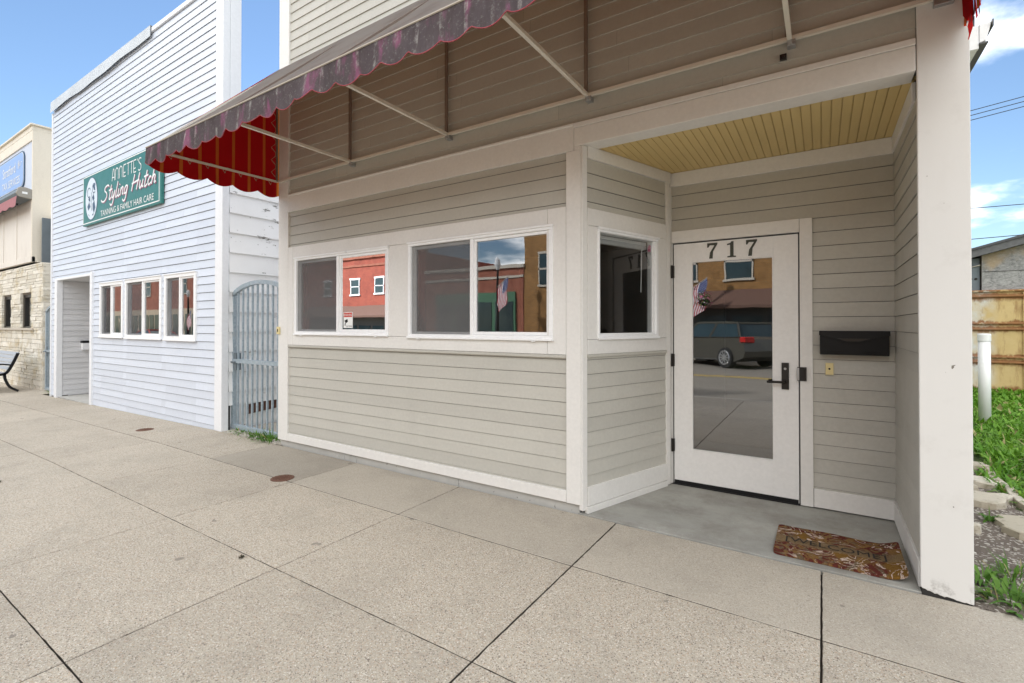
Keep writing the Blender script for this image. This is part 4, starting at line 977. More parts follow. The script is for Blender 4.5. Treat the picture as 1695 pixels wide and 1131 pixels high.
# ================================================================== STONE BUILDING
K = 1.085; YS = 3.45
def sx(x): return x*K
def szz(z): return 1.36+K*(z-1.36)
stone = thing('stone_building', 'limestone and cream panelled tax office with two small dark windows', 'building', (-18, 3.5, -.15))
def stone_building():
    fr = Fr((0, YS), (1, 0), (0, -1)); X0, X1 = -27, -15.03; Z0, Z1 = -.3, szz(2.70)
    wins = [(-18.45, -17.60, 1.30, 2.12), (-16.72, -15.88, 1.30, 2.12)]
    def stones(mb, f, s0, s1, holes):
        z = Z0
        while z < Z1:
            h = random.choice((.055, .07, .085, .10, .13)); zt = min(z+h, Z1)
            s = s0
            while s < s1:
                w = random.uniform(.18, .75); e = min(s+w, s1)
                if s1-e < .12: e = s1
                pieces = [(s, e)]
                for a, b, c, d in holes:
                    if zt > c-.02 and z < d+.02:
                        new = []
                        for p, q in pieces:
                            if q <= a or p >= b: new.append((p, q))
                            else:
                                if p < a: new.append((p, a))
                                if q > b: new.append((b, q))
                        pieces = new
                for p, q in pieces:
                    if q-p < .02: continue
                    mb.t = random.random(); o = random.uniform(0, .022); o2 = o+random.uniform(-.008, .008)
                    P = [f(p+.004, -.12, z+.004), f(p+.004, -.12, zt-.003), f(p+.004, o, z+.004), f(p+.004, o2, zt-.003), f(q-.004, -.12, z+.004), f(q-.004, -.12, zt-.003), f(q-.004, o2, z+.004), f(q-.004, o, zt-.003)]
                    mb.hexa(P)
                s = e
            z = zt
    mb = MB(); stones(mb, fr, -21, X1, wins); mb.box(-27, -21, YS-.01, YS+.12, Z0, Z1)
    f2 = Fr((X1, YS), (0, 1), (1, 0)); stones(mb, f2, 0, 2.2, [])
    mb.build('stone_wall', 'limestone', stone)
    mb = MB(); wall_back(mb, Fr((0, YS+.02), (1, 0), (0, -1)), X0, X1-.02, Z0, Z1, wins, .2); mb.box(X1-.2, X1-.02, YS+.03, 14, Z0, Z1); mb.box(X0, X0+.2, YS, 14, Z0, 5); mb.box(X0, X1-.1, 13.9, 14, Z0, 5); mb.build('backing_wall', 'mortar', stone)
    for a, b, c, d in wins:
        mb = MB(); e = .07
        for q in ((a, b, d-e, d), (a, b, c, c+e*.6), (a, a+e, c+.02, d-.02), (b-e, b, c+.02, d-.02)): mb.box(q[0]+.002, q[1]-.002, -.12, -.05, q[2], q[3], fr)
        w = mb.build('window', 'bronze', stone, .003)
        g = MB(); g.face([fr(x, -.09, z) for x, z in ((a+e, c), (b-e, c), (b-e, d-e), (a+e, d-e))]); g.build('pane', 'glass', w)
    mb = MB(); mb.box(-19.2, -15.62, -.02, .05, 1.245, 1.30, fr); mb.build('sill', 'cornice', stone, .004)
    mb = MB(); mb.box(X0, X1, 3.8, 13.8, 2.6, 2.7); mb.build('inner_ceiling', 'interior', stone)
    # upper false front
    U1 = -15.72; T = 6.13; PB = szz(4.20)
    mb = MB(); mb.box(X0, U1-.06, YS-.03, YS+.2, szz(2.87), PB)
    mb.build('panel_wall', 'beige', stone, .004)
    mb = MB()
    for i in range(9): x = U1-.06-i*1.22; mb.box(x-.03, x, YS-.045, YS-.032, szz(2.87), PB)
    mb.box(X0, U1, YS-.06, YS+.02, szz(2.75), szz(2.87)); mb.build('panel_batten', 'beige', stone, .003)
    mb = MB(); mb.box(X0, U1-.08, YS-.02, YS+.2, PB, T-.35); mb.build('sign_fascia', 'paleblue', stone)
    mb = MB(); mb.box(X0, U1, YS-.05, YS+.44, T-.13, T-.02); mb.box(X0, U1+.05, YS-.09, YS+.48, T-.02, T+.02); mb.box(X0, U1-.03, YS-.045, YS+.4, T-.36, T-.13); mb.build('parapet', 'cream', stone, .004)
    mb = MB(); mb.box(U1-.06, U1, YS-.04, YS+.42, szz(2.75), T-.13); mb.build('end_panel', 'cream', stone, .004)
    mb = MB(); mb.box(-16.5, -14.62, YS+.45, YS+.5, szz(2.7), szz(3.72)); mb.box(-15.6, -15.55, YS+.1, YS+.48, szz(2.7), szz(3.72))
    for i in range(16): mb.box(-15.75+i*.072, -15.72+i*.072, YS+.43, YS+.45, szz(2.7), szz(3.72))
    mb.build('sheet_metal_wall', 'greymetal', stone)
    mb = MB(); mb.box(-16.0, -14.5, YS+.30, YS+.9, szz(3.72), szz(3.80)); mb.build('flashing', 'cream', stone, .004)
    mb = MB(); mb.box(X0, U1, YS+.5, 14, szz(3.6), szz(3.75)); mb.build('roof', 'shingle', stone)
stone_building()
def white_rear():
    t = thing('white_shed', 'white sided building just visible behind the stone office and salon', 'building', (-16, 8, 0))
    mb = MB(); f = Fr((0, 8), (1, 0), (0, -1)); siding(mb, f, -24, -13.9, 0, 5.55, .3, 0, .02); mb.box(-24, -13.9, 8.0, 14, 0, 5.55); mb.build('wall', 'white', t)
    mb = MB(); mb.prism([(-24.2, 7.7, 5.5), (-13.7, 7.7, 5.5), (-13.7, 11, 6.2), (-24.2, 11, 6.2)], (0, 0, 0), (0, 0, .1)); mb.build('roof', 'oldwood', t)
white_rear()
def tax_sign():
    t = thing('fascia_sign', 'blue rounded tax services sign with pale lettering on the cream parapet', 'sign', (-17.5, 3.4, szz(4.93)))
    fr = Fr((0, 3.405), (1, 0), (0, -1)); a, b, c, d = -20.6, sx(-15.11), szz(4.50), szz(5.33); r = .20
    def rr(a, b, c, d, r, off, mb, sl=0):
        P = []
        for cx, cz, q in ((b-r, d-r, 0), (a+r, d-r, 90), (a+r, c+r, 180), (b-r, c+r, 270)):
            for i in range(7): an = R(q+i*15); P.append(fr(cx+r*math.cos(an), off, cz+r*math.sin(an)))
        mb.prism(P, (0, .02, 0), (0, 0, 0))
    mb = MB(); mb.m = 0; rr(a, b, c, d, r, 0, mb); mb.m = 1; rr(a+.03, b-.03, c+.03, d-.03, r-.03, .004, mb); mb.m = 2; rr(a+.042, b-.042, c+.042, d-.042, r-.042, .008, mb); mb.build('board', ['signnavy', 'signwhite', 'bluesign'], t)
    mb = MB(); text(mb, 'Stratford', fr, b-.68, c+.46, .36, .012, .92, 0, 'RIGHT'); mb.build('lettering', 'signwhite', t); mb = MB(); text(mb, 'TAX SERVICES', fr, b-.30, c+.14, .27, .012, .95, 0, 'RIGHT')
    mb.build('lettering', 'signwhite', t); mb = MB(); cx, cz = b-.40, c+.60
    for k in range(5): q = k*2*math.pi/5; ribbon(mb, [(cx+.05*math.cos(q)+.045*math.cos(q+u), cz+.06*math.sin(q)+.05*math.sin(q+u)) for u in [j*.6 for j in range(11)]], .014, fr, .011)
    ribbon(mb, smoothpts([(cx+.07, cz-.02), (cx+.15, cz-.04), (cx+.2, cz+.03), (cx+.27, cz+.02)]), .016, fr, .011)
    mb.build('flower_mark', 'signwhite', t)
tax_sign()
def cassette():
    t = thing('retracted_awning', 'taupe cassette awning rolled up with a short faded pink valance under the tax sign', 'awning', (-17, 3.3, szz(4.3)))
    mb = MB(); x1 = -15.73; x0 = -23; prof = [(3.44, 4.56), (3.30, 4.60), (3.19, 4.57), (3.15, 4.47), (3.20, 4.39), (3.44, 4.36)]
    mb.prism([(x0, y, z) for y, z in prof], (0, 0, 0), (x1-.06-x0, 0, 0)); mb.build('cassette', 'greymetal', t, .01)
    mb = MB(); mb.prism([(x1-.06, y-.012*(y < 3.4), z+(.015 if z > 4.5 else -.015)) for y, z in prof], (0, 0, 0), (.06, 0, 0)); mb.build('end_cap', 'taupe', t, .012)
    mb = MB(); mb.box(x1+.001, x1+.005, 3.24, 3.33, 4.45, 4.50); mb.build('badge', 'signwhite', t)
    mb = MB(); n = 80; y = 3.17
    for i in range(n):
        q = []
        for ii in (i, i+1):
            x = x0+(x1-.10-x0)*ii/n; q.append((x, 4.40, 4.40-.20-.05*abs(math.sin(x*5))))
        mb.face([(q[0][0], y, q[0][1]), (q[1][0], y, q[1][1]), (q[1][0], y-.02, q[1][2]), (q[0][0], y-.02, q[0][2])])
    mb.build('valance', 'pinkcloth', t)
    mb = MB(); mb.bar((x0, 3.2, 4.22), (x1-.2, 3.2, 4.22), .035); mb.build('arm', 'black', t)
cassette()
def bench():
    X = -15.02; L = 1.6; g = gz(X); t = thing('park_bench', 'black iron and grey slatted bench against the stone wall', 'bench', (X-L/2, 2.95, g))
    for x in (X, X-L):
        mb = MB()
        P = smoothpts([(x, 3.05, g+.86), (x, 2.98, g+.66), (x, 2.89, g+.46), (x, 2.80, g+.40), (x, 2.62, g+.42), (x, 2.50, g+.40)], 5)
        for p, q in zip(P, P[1:]): mb.bar(p, q, .045, .05)
        P = smoothpts([(x, 2.84, g+.42), (x, 2.86, g+.28), (x, 2.93, g+.12), (x, 3.06, g+.02)], 5)
        for p, q in zip(P, P[1:]): mb.bar(p, q, .045, .045)
        P = smoothpts([(x, 2.52, g+.60), (x, 2.5, g+.40), (x, 2.56, g+.22), (x, 2.50, g+.02)], 5)
        for p, q in zip(P, P[1:]): mb.bar(p, q, .045, .045)
        P = smoothpts([(x, 2.96, g+.60), (x, 2.75, g+.63), (x, 2.5, g+.60)], 4)
        for p, q in zip(P, P[1:]): mb.bar(p, q, .05, .03)
        mb.build('end_frame', 'black', t)
    mb = MB()
    for i in range(5): mb.box(X-L+.02, X-.02, 2.5+i*.075, 2.56+i*.075, g+.42, g+.445)
    mb.build('seat', 'benchslat', t, .003)
    mb = MB()
    for i in range(5):
        y = 2.885+i*.036; z = g+.50+i*.078; mb.hexa([(x, y+a, z+b) for x in (X-L+.02, X-.02) for a, b in ((0, 0), (.02, -.008), (.03, .068), (.05, .06))])
    mb.build('backrest', 'benchslat', t, .003)
bench()

# ================================================================== SIDEWALK ITEMS
def cover(x, y, r, label):
    t = thing('utility_cover', label, 'utility cover', (x, y, gz(x)), 'round iron covers in the sidewalk')
    mb = MB(); z = gz(x); mb.lathe((x, y, z), [(r, -.01), (r, .004), (r*.9, .006)], 28); mb.build('ring', 'iron', t)
    mb = MB(); mb.lathe((x, y, z), [(r*.86, -.01), (r*.86, .005), (r*.84, .007)], 28)
    for i in range(5):
        for k in range(12):
            a = k*math.pi/6+i*.2; q = r*(.15+.15*i); mb.box(x+q*math.cos(a)-.004, x+q*math.cos(a)+.004, y+q*math.sin(a)-.004, y+q*math.sin(a)+.004, z+.006, z+.010)
    mb.build('lid', 'iron', t)
cover(-4.045, 2.505, .098, 'rusty round utility cover in front of the greige shop window')
cover(-7.50, 2.72, .098, 'rusty round utility cover in front of the salon siding')
def debris():
    for (x, y, r, lab) in ((-6.02, 1.10, .035, 'small dead leaf clump near the left edge of the sidewalk'), (-2.86, 1.52, .02, 'dark leaf scrap on the sidewalk joint'), (-6.5, .98, .016, 'tiny dark leaf scrap at the far left of the sidewalk')):
        mb = MB()
        for i in range(9):
            a = random.uniform(0, 6.28); c = (x+random.uniform(-r, r)*.7, y+random.uniform(-r, r)*.7); q = r*random.uniform(.4, .9)
            mb.face([(c[0]+q*math.cos(a), c[1]+q*math.sin(a), .003), (c[0]+q*.4*math.cos(a+1.6), c[1]+q*.4*math.sin(a+1.6), .014*random.random()+.006), (c[0]-q*math.cos(a), c[1]-q*math.sin(a), .004), (c[0]+q*.4*math.cos(a-1.6), c[1]+q*.4*math.sin(a-1.6), .010)])
        tag(mb.build('dry_leaf', 'leafdry', None, base=(x, y, 0)), lab, 'leaf', 'leaf scraps on the sidewalk')
debris()

# ================================================================== PLANTS
def leaf(mb, p, yaw, pitch, L, w, bend=.5):
    t = random.random(); mb.t = t; d = Vector((math.cos(yaw)*math.cos(pitch), math.sin(yaw)*math.cos(pitch), math.sin(pitch))); s = Vector((-math.sin(yaw), math.cos(yaw), 0))
    p = Vector(p); m = p+d*L*.5; d2 = (d+Vector((0, 0, -bend))).normalized(); e = m+d2*L*.5
    mb.face([p-s*w*.15, p+s*w*.15, m+s*w*.5, m-s*w*.5]); mb.face([m-s*w*.5, m+s*w*.5, e])
def weed(x, y, n, L, w, label, z=0, grass=.5, spread=.05, mat='weed', group='weeds beside the walk'):
    mb = MB()
    for i in range(n):
        a = random.uniform(0, 6.283); r = random.uniform(0, spread)
        g = random.random() < grass; l = L*random.uniform(.5, 1.15)
        leaf(mb, (x+r*math.cos(a), y+r*math.sin(a), z), a+random.uniform(-.6, .6), random.uniform(.35, 1.35), l, (w*.28 if g else w)*random.uniform(.7, 1.2), random.uniform(.3, 1.2))
    tag(mb.build('weed_tuft', mat, None, base=(x, y, z)), label, 'weed', group)
weed(.78, 3.32, 90, .15, .026, 'leafy weed tuft at the foot of the white post', -.02, .5, .10)
weed(.72, 3.55, 70, .13, .022, 'broad-leaved weed tuft behind the post foot at the dirt edge', -.02, .5, .08)
weed(.86, 3.66, 80, .16, .020, 'grassy weed tuft between the dirt strip and the lawn edge', -.02, .8, .09)
weed(.95, 3.30, 100, .15, .024, 'weed tuft with wide blades spilling at the right edge of the sidewalk', -.02, .6, .12)
weed(.97, 4.62, 22, .11, .022, 'single small weed growing among the broken concrete pieces', 0, .3, .02)
weed(-5.45, 3.24, 130, .15, .022, 'bright green weed clump under the gate, right next to the greige corner', 0, .5, .12)
weed(-5.78, 3.25, 120, .13, .022, 'weed clump under the middle of the galvanised gate', 0, .5, .15)
weed(-6.15, 3.27, 70, .10, .02, 'sparse weed clump under the gate by the salon corner', 0, .6, .14)
weed(-5.9, 4.15, 90, .16, .035, 'leafy weeds growing behind the gate against the flaking wall', 0, .4, .2)
weed(-13.65, 3.42, 130, .16, .022, 'green weed patch in the gap beside the stone wall', gz(-13.6), .6, .22)
def lawn():
    mb = MB()
    def patch(n, xa, xb, ya, yb, L, w, lim=None):
        for _ in range(n):
            y = ya+(yb-ya)*random.random(); x = xa+(xb-xa)*random.random()
            if y < 7.2 and x < 1.28+.12*math.sin(y*3): continue
            if y >= 7.2 and x < .66: continue
            cl = .6+.5*math.sin(x*2.3+y)*math.sin(y*1.7); a = random.uniform(0, 6.283); br = random.random() < .35
            leaf(mb, (x, y, -.02), a, random.uniform(.3, 1.3), L*random.uniform(.5, 1.2)*(.75+.4*cl), (w*2.6 if br else w)*random.uniform(.7, 1.3), random.uniform(.3, 1.1))
    patch(9000, 1.1, 2.4, 3.9, 7.2, .14, .012); patch(16000, .66, 3.6, 6.5, 10.2, .15, .015); patch(16000, 1.2, 5.0, 9.5, 14.0, .15, .02); patch(9000, 2.2, 9, 3.2, 13.5, .15, .025)
    tag(mb.build('lawn_grass', 'grass', None), 'unmown bright green grass and clover on the vacant lot beside the shop', 'grass', None, 'stuff')
lawn()
def gravel():
    mb = MB()
    for _ in range(420):
        x = random.uniform(-6.4, -5.25); y = random.uniform(3.16, 3.42); r = random.uniform(.006, .017); mb.t = random.random()
        P = [(x+r*random.uniform(.6, 1.2)*math.cos(q*1.257), y+r*random.uniform(.6, 1.2)*math.sin(q*1.257)) for q in range(5)]; z = .004+random.random()*.012
        mb.face([(a, b, z+r*.5) for a, b in P])
        for i in range(5): a, b = P[i], P[(i+1) % 5]; mb.face([(a[0], a[1], z+r*.5), (b[0], b[1], z+r*.5), (b[0]*1.0+(b[0]-x)*.3, b[1]+(b[1]-y)*.3, z-.01), (a[0]+(a[0]-x)*.3, a[1]+(a[1]-y)*.3, z-.01)])
    tag(mb.build('gravel', 'gravelm', None), 'pale loose gravel under the metal gate', 'gravel', None, 'stuff')
    mb = MB()
    for _ in range(420):
        x = random.uniform(.63, 1.25); y = random.uniform(3.3, 6.6); r = random.uniform(.003, .012); mb.t = random.random()
        z = .0; P = [(x+r*random.uniform(.6, 1.2)*math.cos(q*1.257), y+r*random.uniform(.6, 1.2)*math.sin(q*1.257)) for q in range(5)]
        mb.face([(a, b, z+r*.55) for a, b in P])
        for i in range(5): a, b = P[i], P[(i+1) % 5]; mb.face([(a[0], a[1], z+r*.55), (b[0], b[1], z+r*.55), (b[0]+(b[0]-x)*.3, b[1]+(b[1]-y)*.3, z-.02), (a[0]+(a[0]-x)*.3, a[1]+(a[1]-y)*.3, z-.02)])
    tag(mb.build('rubble', 'gravelm', None), 'small stone rubble scattered over the dirt strip', 'rubble', None, 'stuff')
gravel()
def pieces():
    L = [(1.00, 5.02, .19, .13, .3, 'large flat broken concrete piece in the middle of the dirt strip'), (1.16, 4.56, .17, .14, -.4, 'thick tilted broken concrete piece next to the lawn edging'), (1.06, 4.86-.02, .0, 0, 0, ''),
         (.98, 5.95, .14, .12, .1, 'pale broken concrete piece nearest the bollard'), (1.13, 5.62, .12, .12, .6, 'squarish broken concrete piece touching the grass'), (.93, 5.45, .13, .09, -.2, 'broken concrete piece partly hidden behind the white post'), (1.14, 5.20, .10, .06, .2, 'narrow chip of broken concrete beside the lawn edging'),
         (1.10, 4.40, .12, .07, .1, 'warm brown stone at the near end of the dirt strip'), (.76, 4.33, .10, .06, 0, 'small grey concrete chunk beside the post'), (1.21, 6.25, .12, .09, .4, 'farthest broken concrete piece before the bollard')]
    for x, y, a, b, rot, lab in L:
        if not lab: continue
        mb = MB(); n = 9; mb.t = random.random(); P = []
        for q in range(n):
            an = q*2*math.pi/n+random.uniform(-.25, .25); rr = random.uniform(.78, 1.15); u, v = a*rr*math.cos(an), b*rr*math.sin(an); P.append((x+u*math.cos(rot)-v*math.sin(rot), y+u*math.sin(rot)+v*math.cos(rot)))
        h = random.uniform(.035, .055); tx, ty = random.uniform(-.12, .12), random.uniform(-.05, .12)
        up = [(p, q, h+(p-x)*tx+(q-y)*ty) for p, q in P]; inn = [(x+(p-x)*.88, y+(q-y)*.88, z+.006) for p, q, z in up]
        dn = [(x+(p-x)*1.04, y+(q-y)*1.04, -.03) for p, q, z in up]
        for u, w in ((dn, up), (up, inn)):
            for i in range(n): mb.face([u[i], u[(i+1) % n], w[(i+1) % n], w[i]])
        mb.face(inn); tag(mb.build('concrete_piece', 'concpiece', None, base=(x, y, 0)), lab, 'rubble', 'broken concrete pieces on the dirt strip')
    mb = MB(); P = [(1.27+.015*math.sin(i*2), 4.2+i*.19) for i in range(12)]
    for (a, b), (c, d) in zip(P, P[1:]): mb.t = random.random(); mb.bar((a, b+.004, .0), (c, d-.004, .0), .06, .07)
    tag(mb.build('lawn_edging', 'concpiece', None, .006, base=(1.27, 5, 0)), 'low row of stone edging between dirt strip and lawn', 'edging')
pieces()
def bollard():
    t = thing('bollard', 'white plastic-capped pipe bollard standing in the grass', 'bollard', (1.904, 9.25, -.02))
    mb = MB(); mb.lathe((1.904, 9.25, -.05), [(.066, 0), (.066, 1.2)], 24); mb.build('pipe', 'pvc', t, 0, True)
    mb = MB(); mb.lathe((1.904, 9.25, 1.14), [(.070, 0), (.072, .005), (.072, .09), (.066, .104), (.03, .108)], 24); mb.build('cap', 'pvc', t, .002, False)
bollard()
def container():
    t = thing('rusty_container', 'yellowed rusty ribbed steel container at the back of the lawn', 'container', (5, 14.5, 0))
    Yc = 13.95; mb = MB(); mb.box(1.6, 9, Yc, Yc+2.4, -.1, 2.10)
    for z in (.59, .70, 1.28, 1.40, 1.97, 2.08): mb.tube([(1.6, Yc-.01, z), (9, Yc-.01, z)], .028, 8)
    for x in (3.45, 5.9, 8.4): mb.box(x, x+.05, Yc-.03, Yc, 0, 2.05)
    mb.build('shell', 'rusty', t)
    t2 = thing('grey_shed', 'grey weathered shed with patched plywood gable behind the rusty container', 'shed', (6.5, 18, 0))
    Ys = 14.02; sl = .29; zr = lambda x: 2.79+sl*(x-2.67) if x < 6.7 else 2.79+sl*(4.03)-sl*(x-6.7)
    mb = MB(); mb.prism([(2.86, Ys, 2.10), (10.5, Ys, 2.10), (10.5, Ys, zr(10.5)), (6.7, Ys, zr(6.7)), (2.86, Ys, zr(2.86))], (0, 0, 0), (0, .08, 0)); mb.build('plywood_gable', 'ply', t2)
    mb = MB(); mb.box(2.86, 5.3, Ys-.012, Ys, 2.50, 2.505); mb.box(5.3, 5.31, Ys-.012, Ys, 2.1, 3.4); mb.build('plywood_joint', 'dark', t2)
    mb = MB(); mb.box(2.2, 10.5, Ys+.9, 20, 0, 2.7); mb.prism([(2.2, Ys+.9, 2.7), (10.5, Ys+.9, 2.7), (6.7, Ys+.9, 3.8)], (0, 0, 0), (0, 6, 0)); mb.build('wall', 'oldwood', t2)
    mb = MB(); mb.box(2.3, 2.84, Ys+.08, Ys+.12, 2.1, 2.8); mb.m = 1
    for x in (2.70, 2.78): mb.tube([(x, Ys+.07, 2.36), (x, Ys+.079, 2.36)], .025, 10)
    mb.build('vent_panel', ['greymetal', 'dark'], t2)
    mb = MB(); mb.prism([(2.40, Ys+.03, 2.53), (2.84, Ys+.03, 2.66), (2.84, Ys+.03, 2.64), (2.40, Ys+.03, 2.55)], (0, 0, 0), (0, .04, 0)); mb.build('loose_board', 'cream', t2)
    for s in (0, 1):
        mb = MB(); xa, xb = ((1.7, 6.7), (11.6, 6.7))[s]
        mb.prism([(xa, Ys-.25, zr(xa)+.0), (xb, Ys-.25, zr(xb)+.0), (xb, Ys-.25, zr(xb)+.15), (xa, Ys-.25, zr(xa)+.15)], (0, 0, 0), (0, .04, 0)); mb.build('rake_board', 'oldwood', t2)
        mb = MB(); mb.prism([(xa, Ys-.28, zr(xa)+.151), (xb, Ys-.28, zr(xb)+.151), (xb, Ys-.28, zr(xb)+.20), (xa, Ys-.28, zr(xa)+.20)], (0, 0, 0), (0, 6.5, 0)); mb.build('roof', 'shingle', t2)
container()
def wires():
    D = [(11.24, 11.46, 'uppermost of the three close overhead cables'), (11.02, 11.24, 'middle of the three close overhead cables'), (10.80, 11.02, 'lowest of the three close overhead cables'), (6.74, 6.71, 'single overhead cable below the group of three'), (5.32, 5.36, 'lowest overhead cable, just above the shed roof')]
    for za, zb, lab in D:
        sl = (zb-za)/1.77; mb = MB(); P = []
        for i in range(25):
            x = -30+i*3.4; P.append((x, 30, za+sl*(x-5.75)+.0008*(x-6.6)**2))
        mb.tube(P, .018, 5); tag(mb.build('overhead_cable', 'wire', None, base=(6, 30, za)), lab, 'cable', 'overhead utility cables')
wires()

# ================================================================== ACROSS THE STREET (seen reflected in the glass)
def block(name, label, cat, x0, x1, h, mat, wins, y=-15.6, store=None, corn='cornice', awn=None, dep=10):
    t = thing(name, label, cat, ((x0+x1)/2, y, 0)); fr = Fr((0, y), (-1, 0), (0, 1))
    g = gz((x0+x1)/2)
    mb = MB(); mb.box(x0, x1, y-dep, y, g-.3, h); mb.build('wall', mat, t)
    mb = MB(); mb.box(x0-.05, x1+.05, y-.2, y+.12, h, h+.18); mb.box(x0, x1, y, y+.06, h-.55, h-.42); mb.build('cornice', corn, t)
    for (wx, wz, ww, wh) in wins:
        mb = MB(); mb.box(wx-ww/2-.06, wx+ww/2+.06, y, y+.08, wz-.10, wz); mb.box(wx-ww/2-.04, wx+ww/2+.04, y, y+.06, wz+wh, wz+wh+.12)
        mb.box(wx-ww/2, wx+ww/2, y, y+.05, wz+wh*.48, wz+wh*.54); mb.box(wx-ww/2, wx-ww/2+.06, y, y+.05, wz, wz+wh); mb.box(wx+ww/2-.06, wx+ww/2, y, y+.05, wz, wz+wh)
        f = mb.build('window', 'cornice' if mat != 'brickred' else 'white', t); q = MB(); q.box(wx-ww/2+.06, wx+ww/2-.06, y, y+.03, wz, wz+wh); q.build('pane', 'carglass2', f)
    if store:
        a, b, zt, sm = store; mb = MB(); mb.box(a, b, y, y+.10, g-.05, zt); mb.build('storefront', sm, t)
        n = max(2, int((b-a)/1.3)); w = (b-a)/n
        for i in range(n):
            mb = MB(); mb.box(a+i*w+.12, a+(i+1)*w-.12, y+.10, y+.13, g+.45, zt-.55); mb.build('shop_window', 'carglass2', t)
    if awn:
        a, b, z0, z1, am = awn; mb = MB(); mb.prism([(a, y+.1, z1), (a, y+1.0, z0+.12), (a, y+1.0, z0), (a, y+.1, z0)], (0, 0, 0), (b-a, 0, 0)); mb.build('awning', am, t)
    return t
M['carglass2'] = plain('dark_reflective_pane', (.03, .05, .055), .08, 0, .3, 2)
block('brick_building', 'two-storey orange-brown brick building across the street with a brown shingled awning', 'building', -13.4, 5.5, 7.2, 'brickor', [(-11.9, 3.5, 1.2, 1.6), (-8.9, 3.5, 1.2, 1.6), (-5.6, 3.5, 1.2, 1.6), (-3.2, 3.5, 1.2, 1.6), (0.3, 3.5, 1.2, 1.6), (3.3, 3.5, 1.2, 1.6)], store=(-6.6, -.6, 2.35, 'storedark'), awn=(-6.4, -1.6, 2.15, 3.0, 'awnbrown'))
block('storefront_building', 'one-storey dark red brick shop with a green storefront across the street', 'building', -20.5, -13.45, 4.5, 'brickdk', [], store=(-19.6, -13.9, 3.2, 'storegreen'))
block('painted_building', 'two-storey red painted building with small white framed windows across the street', 'building', -33, -20.55, 5.9, 'brickred', [(-22.2, 3.5, .9, 1.0), (-24.6, 3.5, .9, 1.0), (-27, 3.5, .9, 1.0), (-30, 3.5, .9, 1.0)], store=(-32, -21.2, 1.9, 'storedark'), awn=(-32, -21.2, 1.9, 2.7, 'awnbrown'), corn='brickdk')
block('stucco_building', 'tan stuccoed corner building farther along the far side of the street', 'building', -48, -33.05, 7.5, 'stucco', [(-36, 4, 1.2, 1.8), (-40, 4, 1.2, 1.8), (-44, 4, 1.2, 1.8)], store=(-47, -34, 2.8, 'storedark'))
block('dark_brick_building', 'dark red brick building at the far end of the opposite row', 'building', -75, -48.05, 8.5, 'brickdk', [(-52, 4.5, 1.2, 1.8), (-56, 4.5, 1.2, 1.8), (-60, 4.5, 1.2, 1.8), (-65, 4.5, 1.2, 1.8)], store=(-74, -49, 3, 'stucco'))
block('corner_building', 'tan building opposite the vacant lot, right of the brick building', 'building', 5.6, 22, 5.5, 'stucco', [(9, 3.2, 1.2, 1.4), (14, 3.2, 1.2, 1.4)], store=(6.5, 16, 2.6, 'storedark'))

def vehicle(name, label, cat, loc, flip, body, prof, cab, L, W_, wheels, tr=.37):
    t = thing(name, label, cat, loc); s = -1 if flip else 1
    def P(x, y, z): return Vector((loc[0]+s*x, loc[1]+y, loc[2]+z))
    mb = MB(); hw = W_/2; stations = [(-hw, .04), (-hw*.97, .0), (hw*.97, .0), (hw, .04)]
    rings = []
    for y, ins in ((-hw*.93, .06), (-hw, .0), (hw, 0), (hw*.93, .06)):
        rings.append([P(x*(1-ins*.15), y, z-(ins*.4 if z > .6 else -ins*.3)) for x, z in prof])
    n = len(prof)
    for u, w in zip(rings, rings[1:]):
        for i in range(n): mb.face([u[i], u[(i+1) % n], w[(i+1) % n], w[i]])
    mb.face(rings[0]); mb.face(rings[-1][::-1]); mb.build('body', body, t, .03, False)
    lo, hi = cab; mb = MB(); B = [P(x, y, z) for (x, z) in lo for y in (-hw*.92, hw*.92)]; T = [P(x, y, z) for (x, z) in hi for y in (-hw*.76, hw*.76)]
    mb.face([B[0], B[1], T[1], T[0]]); mb.face([B[2], B[3], T[3], T[2]]); mb.face([B[0], B[2], T[2], T[0]]); mb.face([B[1], B[3], T[3], T[1]]); mb.build('windows', 'carglass2', t)
    mb = MB(); r = [T[0], T[1], T[3], T[2]]; c = sum(r, Vector())/4; mb.prism([c+(q-c)*1.03 for q in r], (0, 0, -.01), (0, 0, .06))
    for (b, u) in ((0, 0), (1, 1), (2, 2), (3, 3)): mb.bar(B[b], T[u], .07)
    for y in (0, 1): mb.bar((B[0+y]*.52+B[2+y]*.48), (T[0+y]*.52+T[2+y]*.48), .07)
    mb.build('roof', body, t)
    for x in wheels:
        for y in (-hw+.10, hw-.10):
            c = P(x, y, tr); o = Vector((0, .11 if y > 0 else -.11, 0))
            mb = MB(); mb.tube([c-o, c-o*.0, c+o], [tr, tr, tr*.97], 24); w = mb.build('wheel', 'tyre', t)
            mb = MB(); mb.tube([c+o*.95, c+o*1.04], tr*.30, 12)
            for k in range(10): a = k*math.pi/5; mb.bar(c+o*1.03, c+o*1.02+Vector((math.cos(a), 0, math.sin(a)))*tr*.66, .045)
            mb.tube([c+o*1.0+Vector((math.cos(q*.3927), 0, math.sin(q*.3927)))*tr*.66 for q in range(17)], .03, 6); mb.build('rim', 'rim', w)
    x0 = max(p[0] for p in prof); x1 = min(p[0] for p in prof)
    for y in (-1, 1):
        mb = MB(); a = P(x1+.02, y*hw*.75, 1.0); mb.box(min(a.x-.04*s, a.x+.22*s), max(a.x-.04*s, a.x+.22*s), a.y-.2, a.y+.2+.02, a.z-.09, a.z+.09); mb.build('tail_light', 'redlens', t, .02)
        mb = MB(); a = P(x0-.12, y*hw*.78, .78); mb.box(a.x-.12, a.x+.12, a.y-.18, a.y+.18, a.z-.08, a.z+.08); mb.build('headlight', 'clearlens', t, .02)
    return t
